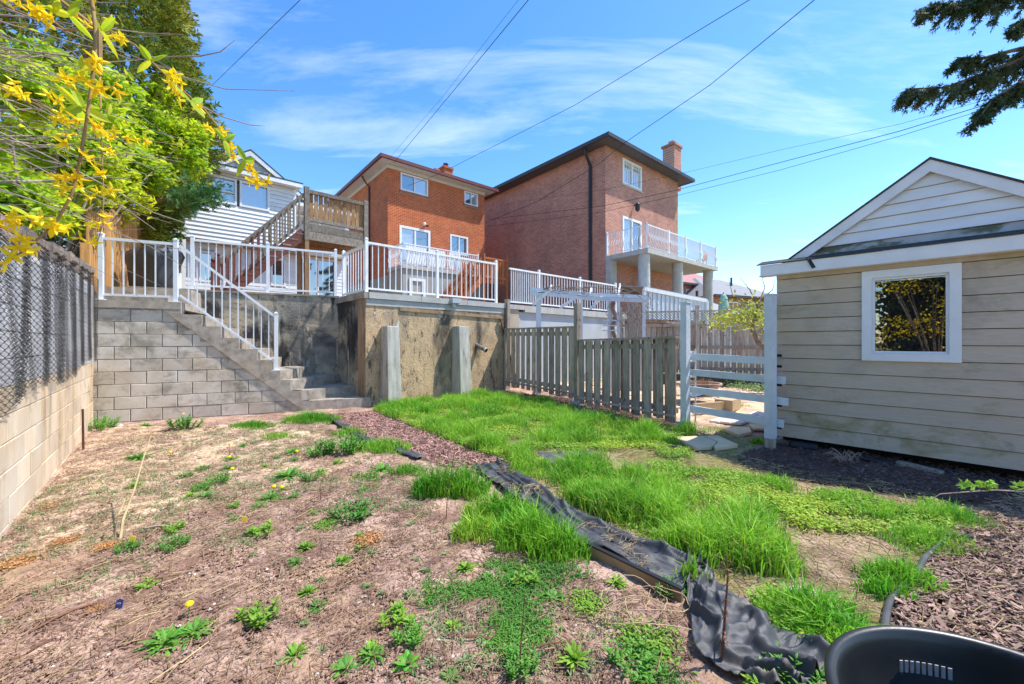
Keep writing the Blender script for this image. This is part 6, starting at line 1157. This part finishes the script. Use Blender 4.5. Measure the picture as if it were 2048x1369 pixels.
for px, py, lab in ((262, 1088, 'yellow plant tag by the dried stalk'), (487, 1045, 'yellow plant tag in the middle of the soil')): p = on_ground(px, py); m = MB(); m.prism([p+Vector((-.02, 0, -.01)), p+Vector((.02, 0, -.01)), p+Vector((.022, .01, .04)), p+Vector((-.018, .01, .045))], (0, .002, 0)); tag(m.build('plant_tag', mat('tag_yellow', (.85, .68, .06), (.8, .6, .05), 9)), lab, 'plant tag', 'yellow plant tags')
# ---------------------------------------------------------------- evergreen and shrub on the left
def sprays(C, Dv, n, l, wd, rs):
    """fan of narrow leaflets at each centre, along direction Dv"""
    N_ = len(C); k = np.repeat(np.arange(N_), n); d = Dv[k]; s = np.cross(d, rs.normal(0, 1, (N_, 3))[k]); s /= np.linalg.norm(s, axis=1)[:, None]+1e-9; an = rs.uniform(-1.15, 1.15, len(k)); f = rs.uniform(0, .8, len(k))
    b = C[k]+d*(f*l)[:, None]; dd = d*np.cos(an)[:, None]+s*np.sin(an)[:, None]; dd[:, 2] -= .12; ll = l*.6*rs.uniform(.6, 1.2, len(k)); u = np.cross(dd, s); w3 = np.cross(dd, u); w3 /= np.linalg.norm(w3, axis=1)[:, None]+1e-9; w3 = w3*wd/2
    V_ = np.stack([b, b+dd*(ll*.5)[:, None]+w3, b+dd*ll[:, None], b+dd*(ll*.5)[:, None]-w3], 1).reshape(-1, 3); o = (np.arange(len(k))*4)[:, None]; return V_, o+np.array([[0, 1, 2, 3]])
rs = np.random.RandomState(77)
cb0 = Vector((-10.6, 10.0, TZ-.3)); ct = thing('evergreen_tree', 'tall dense olive-green evergreen tree behind the left wall', 'tree', cb0)
m = MB(); m.tube([cb0, cb0+Vector((.1, 0, 3)), cb0+Vector((0, .1, 7)), cb0+Vector((0, 0, 11))], [.3, .24, .15, .04], 10); m.build('trunk', BARK, ct, fixn=False)
n = 15000; zz = rs.uniform(2.9, 12.5, n); th = rs.uniform(0, 6.283, n); prof_ = np.interp(zz, [2.9, 4, 5.5, 7, 9, 11, 12.5], [1.2, 1.5, 1.85, 2.65, 2.15, 1.6, .5]); lob = 1+.28*(fbm(th*2.2, zz*.9, 90, 3)-.5)*2; rad = prof_*lob*np.sqrt(rs.uniform(.45, 1.05, n))
C = np.stack([cb0.x+rad*np.cos(th), cb0.y+rad*np.sin(th), zz], -1); Dv = np.stack([np.cos(th), np.sin(th), rs.uniform(-.2, .7, n)], -1)+rs.normal(0, .3, (n, 3)); Dv /= np.linalg.norm(Dv, axis=1)[:, None]
npmesh('crown', *sprays(C, Dv, 12, .24, .035, rs), CEDAR, ct)
jc = np.array([PX(390+rs.normal(0, 28), 395+rs.normal(0, 14), 8.6+rs.normal(0, .25)) for _ in range(420)]); jd = np.tile(np.array([.7, -.3, .3]), (420, 1))+rs.normal(0, .5, (420, 3)); jd /= np.linalg.norm(jd, axis=1)[:, None]; m = MB(); m.tube([cb0+Vector((0, 0, 2.2)), PX(330, 395, 9.1), PX(400, 392, 8.7)], [.07, .045, .02], 6); lb = m.build('limb', BARK, ct, fixn=False); npmesh('limb_foliage', *sprays(jc, jd, 12, .16, .022, rs), CEDAR_B, lb)
# leafy shrub
sb0 = FL.p(3.0, -.9, 1.7); sbt = thing('leafy_shrub', 'bright green leafy shrub overhanging the left wall and landing', 'shrub', sb0)
cl_ = [(330, 290, 9.4, .55), (370, 310, 9.6, .45), (300, 250, 9.2, .5), (265, 330, 8.6, .6), (290, 365, 8.8, .4), (220, 400, 8.2, .55), (180, 330, 6.8, .6), (120, 290, 6.2, .6), (60, 330, 5.4, .5), (20, 250, 5, .5), (100, 390, 5.8, .5), (40, 180, 5, .4), (150, 210, 6.4, .5), (230, 270, 8.4, .5), (170, 440, 6.6, .35), (210, 180, 7, .4), (100, 120, 6, .4), (20, 400, 4.8, .4), (345, 350, 9.5, .4), (380, 270, 9.8, .35), (320, 200, 9.4, .35)]
Cs = []
for px, py, d, r_ in cl_:
    c = np.array(PX(px, py, d)); nn = int(1500*r_/.5); q = rs.normal(0, 1, (nn, 3)); q /= np.linalg.norm(q, axis=1)[:, None]; q *= (r_*rs.uniform(.25, 1.25, nn))[:, None]; Cs.append(c+q*[1.15, 1, .85])
Cs = np.concatenate(Cs); Cs = Cs[fbm(Cs[:, 0]*2.4+Cs[:, 1]*.7, Cs[:, 2]*2.4+Cs[:, 1], 95, 2) > .4]; v, f = quads(Cs, rs.uniform(.05, .1, len(Cs)), rs, up=.5, el=1.9, droop=.2); npmesh('crown', v, f, SHRUB, sbt)
for px, py, d, r_ in cl_[::1]:
    c = PX(px, py, d); a = FL.p(min(max((d-2.76)/.757-.2, 0), 5.5), -.7, 1.8); m = MB(); mid = a.lerp(c, .5)+Vector((random.gauss(0, .2), random.gauss(0, .2), .35)); m.tube([a, mid, c], [.03, .018, .006], 5); m.build('stem', BARK, sbt, fixn=False)
# thicket of bare arching stems
bt = thing('bare_stem_thicket', 'tangle of thin bare stems in front of the evergreen at the left', 'shrub', FL.p(.3, -.6, 1.6)); rr = random.Random(21)
for k in range(70):
    d = rr.uniform(2.2, 4.5); y0 = rr.uniform(-60, 420); p0 = PX(-90-rr.uniform(0, 80), y0, d); ln = rr.uniform(150, 480); sl_ = rr.uniform(-.15, .55); pts = [p0]
    for j in range(1, 7): f = j/6; pts.append(PX(-90+ln*f, y0+sl_*ln*f+40*f*f*rr.uniform(-.2, .6), d+.3*f+rr.gauss(0, .04)))
    r0 = rr.uniform(.003, .007)*(1.7 if k % 9 == 0 else 1); m = MB(); m.tube(pts, [r0*(1-.65*j/6) for j in range(7)], 5); m.build('stem', TWIG, bt, fixn=False)
for pp in ([(300, 115), (400, 112), (440, 104), (470, 80)], [(280, 100), (370, 155), (450, 178), (590, 182)], [(400, 210), (440, 232), (500, 250), (530, 252)]):
    m = MB(); m.tube([PX(a, b, 4.2) for a, b in pp], [.008, .007, .005, .002], 5); m.build('stem', TWIG, bt, fixn=False)
# ---------------------------------------------------------------- forsythia close to the camera
fb = thing('forsythia_bush', 'forsythia branches with yellow flowers hanging in close at the left', 'shrub', (-1.9, .75, 1.2))
r5 = random.Random(3); _f = MB()
for k in range(4):
    az = k*math.pi/2+.3; strap(_f, (0, 0, .004), az, .024, .0085, .35, .9, 4, .5)
_f.tube([(0, 0, -.008), (0, 0, .005)], [.0022, .0035], 6); FP = [proto(_f, 'flower', PETAL)]
_f = MB()
for k in range(4): strap(_f, (0, 0, .004), k*math.pi/2, .022, .008, .75, .5, 4, .6)
_f.tube([(0, 0, -.008), (0, 0, .005)], [.0022, .0035], 6); FP.append(proto(_f, 'flower', PETAL))
_l = MB(); strap(_l, (0, 0, 0), 0, .05, .017, .2, .5, 4, .4); strap(_l, (0, 0, 0), 2.2, .04, .015, .4, .5, 4, .4); strap(_l, (0, 0, 0), 4.2, .045, .015, .5, .4, 4, .4); LP = proto(_l, 'leaf_sprig', SHRUB)
def fbranch(pts, d0, d1, r0, fl, lv=()):
    P_ = [PX(a, b, d0+(d1-d0)*i/(len(pts)-1)) for i, (a, b) in enumerate(pts)]; m = MB(); m.tube(P_, [r0*.72*(1-.55*i/(len(P_)-1)) for i in range(len(P_))], 7); br = m.build('branch', TWIG_F, fb, smooth=True, fixn=False)
    for (px, py) in fl:
        j = min(range(len(pts)), key=lambda q: (pts[q][0]-px)**2+(pts[q][1]-py)**2); d = d0+(d1-d0)*j/(len(pts)-1); c = PX(px, py, d-.01)
        for q in range(r5.choice((2, 2, 3))):
            cc = c+Vector((r5.gauss(0, .010), r5.gauss(0, .010), r5.gauss(0, .010))); piece('flower', r5.choice(FP), br, cc, (math.pi*.5+r5.gauss(.35, .5), r5.gauss(0, .5), r5.uniform(-1.6, 1.2)), (r5.uniform(.75, 1.05),)*3)
    for (px, py) in lv: piece('leaf_sprig', LP, br, PX(px, py, d0), (r5.gauss(0, .6), r5.gauss(0, .6), r5.uniform(0, 6.28)), (r5.uniform(.7, 1.1),)*3)
fbranch([(182, -60), (184, 0), (191, 60), (190, 110), (184, 165), (172, 250), (158, 330), (143, 390), (115, 440), (80, 475), (30, 515), (-60, 560)], .85, .8, .0055, [(205, 2), (195, 125), (155, 168), (200, 185), (225, 180), (188, 245), (140, 285), (180, 305), (140, 350), (175, 360), (130, 400), (120, 450), (60, 480), (25, 440), (45, 445), (8, 430), (10, 520), (55, 495), (85, 450)], [(170, 150), (165, 215), (205, 60), (60, 430)])
fbranch([(-40, -60), (60, 10), (130, 60), (210, 55), (270, 90), (320, 140), (370, 185), (410, 220), (445, 265), (480, 310), (505, 340), (545, 375)], .95, 1.15, .0045, [(215, 62), (245, 82), (170, 45), (340, 152), (365, 190), (355, 175), (400, 220), (425, 245), (440, 270), (462, 290), (485, 312), (500, 335), (512, 350), (525, 358)], [(300, 120), (385, 205), (450, 280), (490, 320)])
fbranch([(-50, 150), (0, 180), (50, 200), (95, 215), (140, 245), (165, 262)], .9, 1., .003, [(12, 178), (48, 198), (95, 215), (130, 235)], [(160, 215), (0, 190)])
fbranch([(-60, -40), (20, 15), (70, 35), (110, 60)], .85, .9, .004, [(42, 15), (80, 30), (78, 22), (112, 48)], [(110, 20), (140, 30)])
fbranch([(200, 150), (203, 280), (207, 380), (205, 450), (190, 500)], 1.1, 1.1, .003, [(215, 270), (250, 275), (290, 285), (220, 300), (225, 380), (210, 340), (170, 375), (195, 455), (180, 490), (225, 440)], [(215, 230)])
for k in range(5):
    a = PX([184, -40, -50, -60, 200][k], [-60, -60, 150, -40, 150][k], [.85, .95, .9, .85, 1.1][k]); m = MB(); m.tube([Vector((-1.9+.05*k, .75, 1.2)), Vector((-1.7, .8, 2.3+.1*k)), a+Vector((0, 0, .12)), a], [.012, .01, .007, .005], 6); m.build('main_stem', TWIG_F, fb, fixn=False)
# ---------------------------------------------------------------- spruce reaching in at the upper right
sp0 = Vector((9.4, 6.4, .0)); spt = thing('spruce_tree', 'dark spruce boughs reaching in at the upper right', 'tree', sp0); m = MB(); m.tube([sp0, sp0+Vector((0, 0, 6)), sp0+Vector((0, 0, 11))], [.26, .18, .05], 10); m.build('trunk', BARK, spt, fixn=False); rr = random.Random(8)
def bough(pts, d0, d1, width, nt_):
    P_ = [PX(a, b, d0+(d1-d0)*i/(len(pts)-1)) for i, (a, b) in enumerate(pts)]; P_ = [Vector((sp0.x, sp0.y, P_[0].z+.2))]+P_; m = MB(); m.tube(P_, [.05*(1-.85*i/(len(P_)-1)) for i in range(len(P_))], 6); bo = m.build('bough', BARK, spt, fixn=False); TW = MB(); NC = []; ND = []
    for k in range(nt_):
        f = rr.uniform(.18, 1)*(len(P_)-1); i = min(int(f), len(P_)-2); b = P_[i].lerp(P_[i+1], f-i); ax = (P_[i+1]-P_[i]).normalized(); l = width*rr.uniform(.4, 1)*(1.15-.75*f/(len(P_)-1)); sd_ = Vector((-ax.y, ax.x, 0))*rr.choice((-1, 1)); d = (ax*.7+sd_*rr.uniform(.3, 1)+Vector((0, 0, rr.uniform(-.9, -.05)))).normalized(); pts2 = [b]
        for j in range(6): d = (d+Vector((0, 0, -.1))+Vector((rr.gauss(0, .12), rr.gauss(0, .12), rr.gauss(0, .12)))).normalized(); pts2.append(pts2[-1]+d*l/6)
        TW.tube(pts2, [.006-.0007*j for j in range(7)], 4)
        for j in range(6):
            for q in range(5): u = rr.random(); NC.append(pts2[j].lerp(pts2[j+1], u)); ND.append(d+Vector((rr.gauss(0, .5), rr.gauss(0, .5), rr.gauss(-.1, .5))))
    TW.build('twigs', BARK, bo, fixn=False); NC = np.array(NC); ND = np.array(ND); ND /= np.linalg.norm(ND, axis=1)[:, None]; npmesh('needles', *sprays(NC, ND, 9, .085, .011, rs), SPRUCE, bo)
bough([(2120, 60), (2040, 120), (1960, 150), (1890, 175), (1812, 178)], 6.6, 6.2, .75, 90); bough([(2120, 150), (2040, 165), (1990, 195), (1950, 245)], 6.4, 6.1, .6, 70); bough([(2130, 80), (2030, 100), (1960, 118), (1915, 115)], 6.5, 6.2, .5, 45); bough([(2120, -60), (2030, -15), (1930, 5), (1830, 22)], 6.5, 6.1, .7, 90); bough([(2140, -20), (2060, 30), (2030, 55)], 6.3, 6.0, .5, 50); bough([(2100, -80), (1980, -40), (1900, 20)], 6.3, 6.1, .6, 60)
# ---------------------------------------------------------------- young tree beyond the gate
yt0 = PX(1548, 706, 9.6); yt = thing('young_tree', 'small crooked tree with fresh yellow-green leaves beyond the gate', 'tree', (yt0.x, yt0.y, .3)); m = MB(); m.tube([Vector((yt0.x+.35, yt0.y, .3)), yt0, PX(1516, 684, 9.6), PX(1506, 662, 9.6), PX(1505, 645, 9.6), PX(1512, 625, 9.6), PX(1520, 600, 9.6)], [.07, .07, .06, .05, .04, .025, .012], 8); m.build('trunk', BARK, yt, fixn=False)
for a in ([(1505, 650), (1520, 632), (1545, 620)], [(1506, 655), (1480, 640), (1450, 638)], [(1508, 640), (1490, 615), (1470, 600)], [(1515, 615), (1500, 580), (1480, 555)], [(1518, 605), (1530, 575), (1522, 550)], [(1500, 610), (1465, 590), (1458, 560)], [(1520, 600), (1545, 580), (1550, 560)], [(1512, 620), (1535, 600), (1560, 590)]):
    m = MB(); m.tube([PX(x, y, 9.6+random.gauss(0, .1)) for x, y in a], [.02, .011, .004], 5); m.build('limb', BARK, yt, fixn=False)
C = np.array([PX(1500+rs.normal(0, 30), 630+rs.normal(0, 15), 9.6+rs.normal(0, .3)) for _ in range(650)]); C = np.concatenate([C, np.array([PX(1450+rs.normal(0, 16), 642+rs.normal(0, 10), 9.5+rs.normal(0, .2)) for _ in range(160)])]); npmesh('crown', *quads(C, rs.uniform(.035, .07, len(C)), rs, el=1.8), leafmat('fresh_leaf', (.5, .52, .08), (.36, .42, .07), .5, .3, .03), yt)
# low plants beyond the gate
for px, py, d, n, lab in ((1440, 760, 9.2, 160, 'low green herb clump left in the bed behind the gate'), (1480, 765, 9.0, 120, 'second low herb clump in the bed behind the gate'), (1520, 772, 8.8, 150, 'pale groundcover patch right in the bed behind the gate')):
    p = G(px, py+10); C = np.array([(p.x+rs.normal(0, .22), p.y+rs.normal(0, .15), p.z+abs(rs.normal(.05, .07))) for _ in range(n*4)]); tag(npmesh('garden_herb', *quads(C, .035, rs, up=.6), WEED_G if n != 160 else WEED_Y, loc=tuple(p)), lab, 'plant', 'plants behind the gate', 'stuff' if n == 150 else None)
# shady hedge of forsythia behind the viewer, mirrored in the shed window
hb = thing('forsythia_hedge', 'flowering forsythia hedge opposite the shed, mirrored in its window', 'hedge', (-2.6, -3.2, 0)); C = np.column_stack([rs.uniform(-6, 1.2, 30000), rs.normal(-4.6, .5, 30000), rs.uniform(.0, 5.2, 30000)]); npmesh('foliage', *quads(C, rs.uniform(.1, .2, len(C)), rs, el=1.6), leafmat('hedge_dark', (.03, .06, .015), (.05, .08, .02)), hb)
C = np.column_stack([rs.uniform(-5, .6, 9000), rs.normal(-3.3, .45, 9000), rs.uniform(.5, 3.4, 9000)]); C = C[fbm(C[:, 0]*1.6, C[:, 2]*1.6, 131, 3) > .52]; npmesh('blossom', *quads(C, rs.uniform(.03, .07, len(C)), rs), PETAL, hb)
for k in range(14): m = MB(); a = random.uniform(0, 6.28); m.tube([(-2.6, -2.7, 0), (-2.6+math.cos(a)*.4, -2.7+math.sin(a)*.4, 1.5), (-2.5+math.cos(a)*1.1, -2.7+math.sin(a)*.9, 2.9)], [.025, .018, .006], 5); m.build('stem', BARK, hb, fixn=False)
# low branch entering at the right edge
tb_ = thing('low_twig', 'thin bare twig with yellow-green tips entering at the right edge', 'twig', on_ground(2080, 1010)); d = 2.75; m = MB(); m.tube([PX(2080, 1000, d), PX(2048, 983, d), PX(1990, 980, d), PX(1930, 984, d), PX(1880, 988, d), PX(1862, 1000, d)], [.005, .005, .004, .004, .003, .002], 6); s_ = m.build('stem', TWIG, tb_, fixn=False); m = MB(); m.tube([on_ground(2080, 1010), PX(2080, 1000, d)], .005, 5); m.build('stem', TWIG, tb_)
C = np.array([PX(random.choice((1935, 1965, 1980, 2040))+rs.normal(0, 9), 970+rs.normal(0, 4), d+rs.normal(0, .03)) for _ in range(70)]); npmesh('leaves', *quads(C, .025, rs, el=2.2), WEED_Y, tb_)
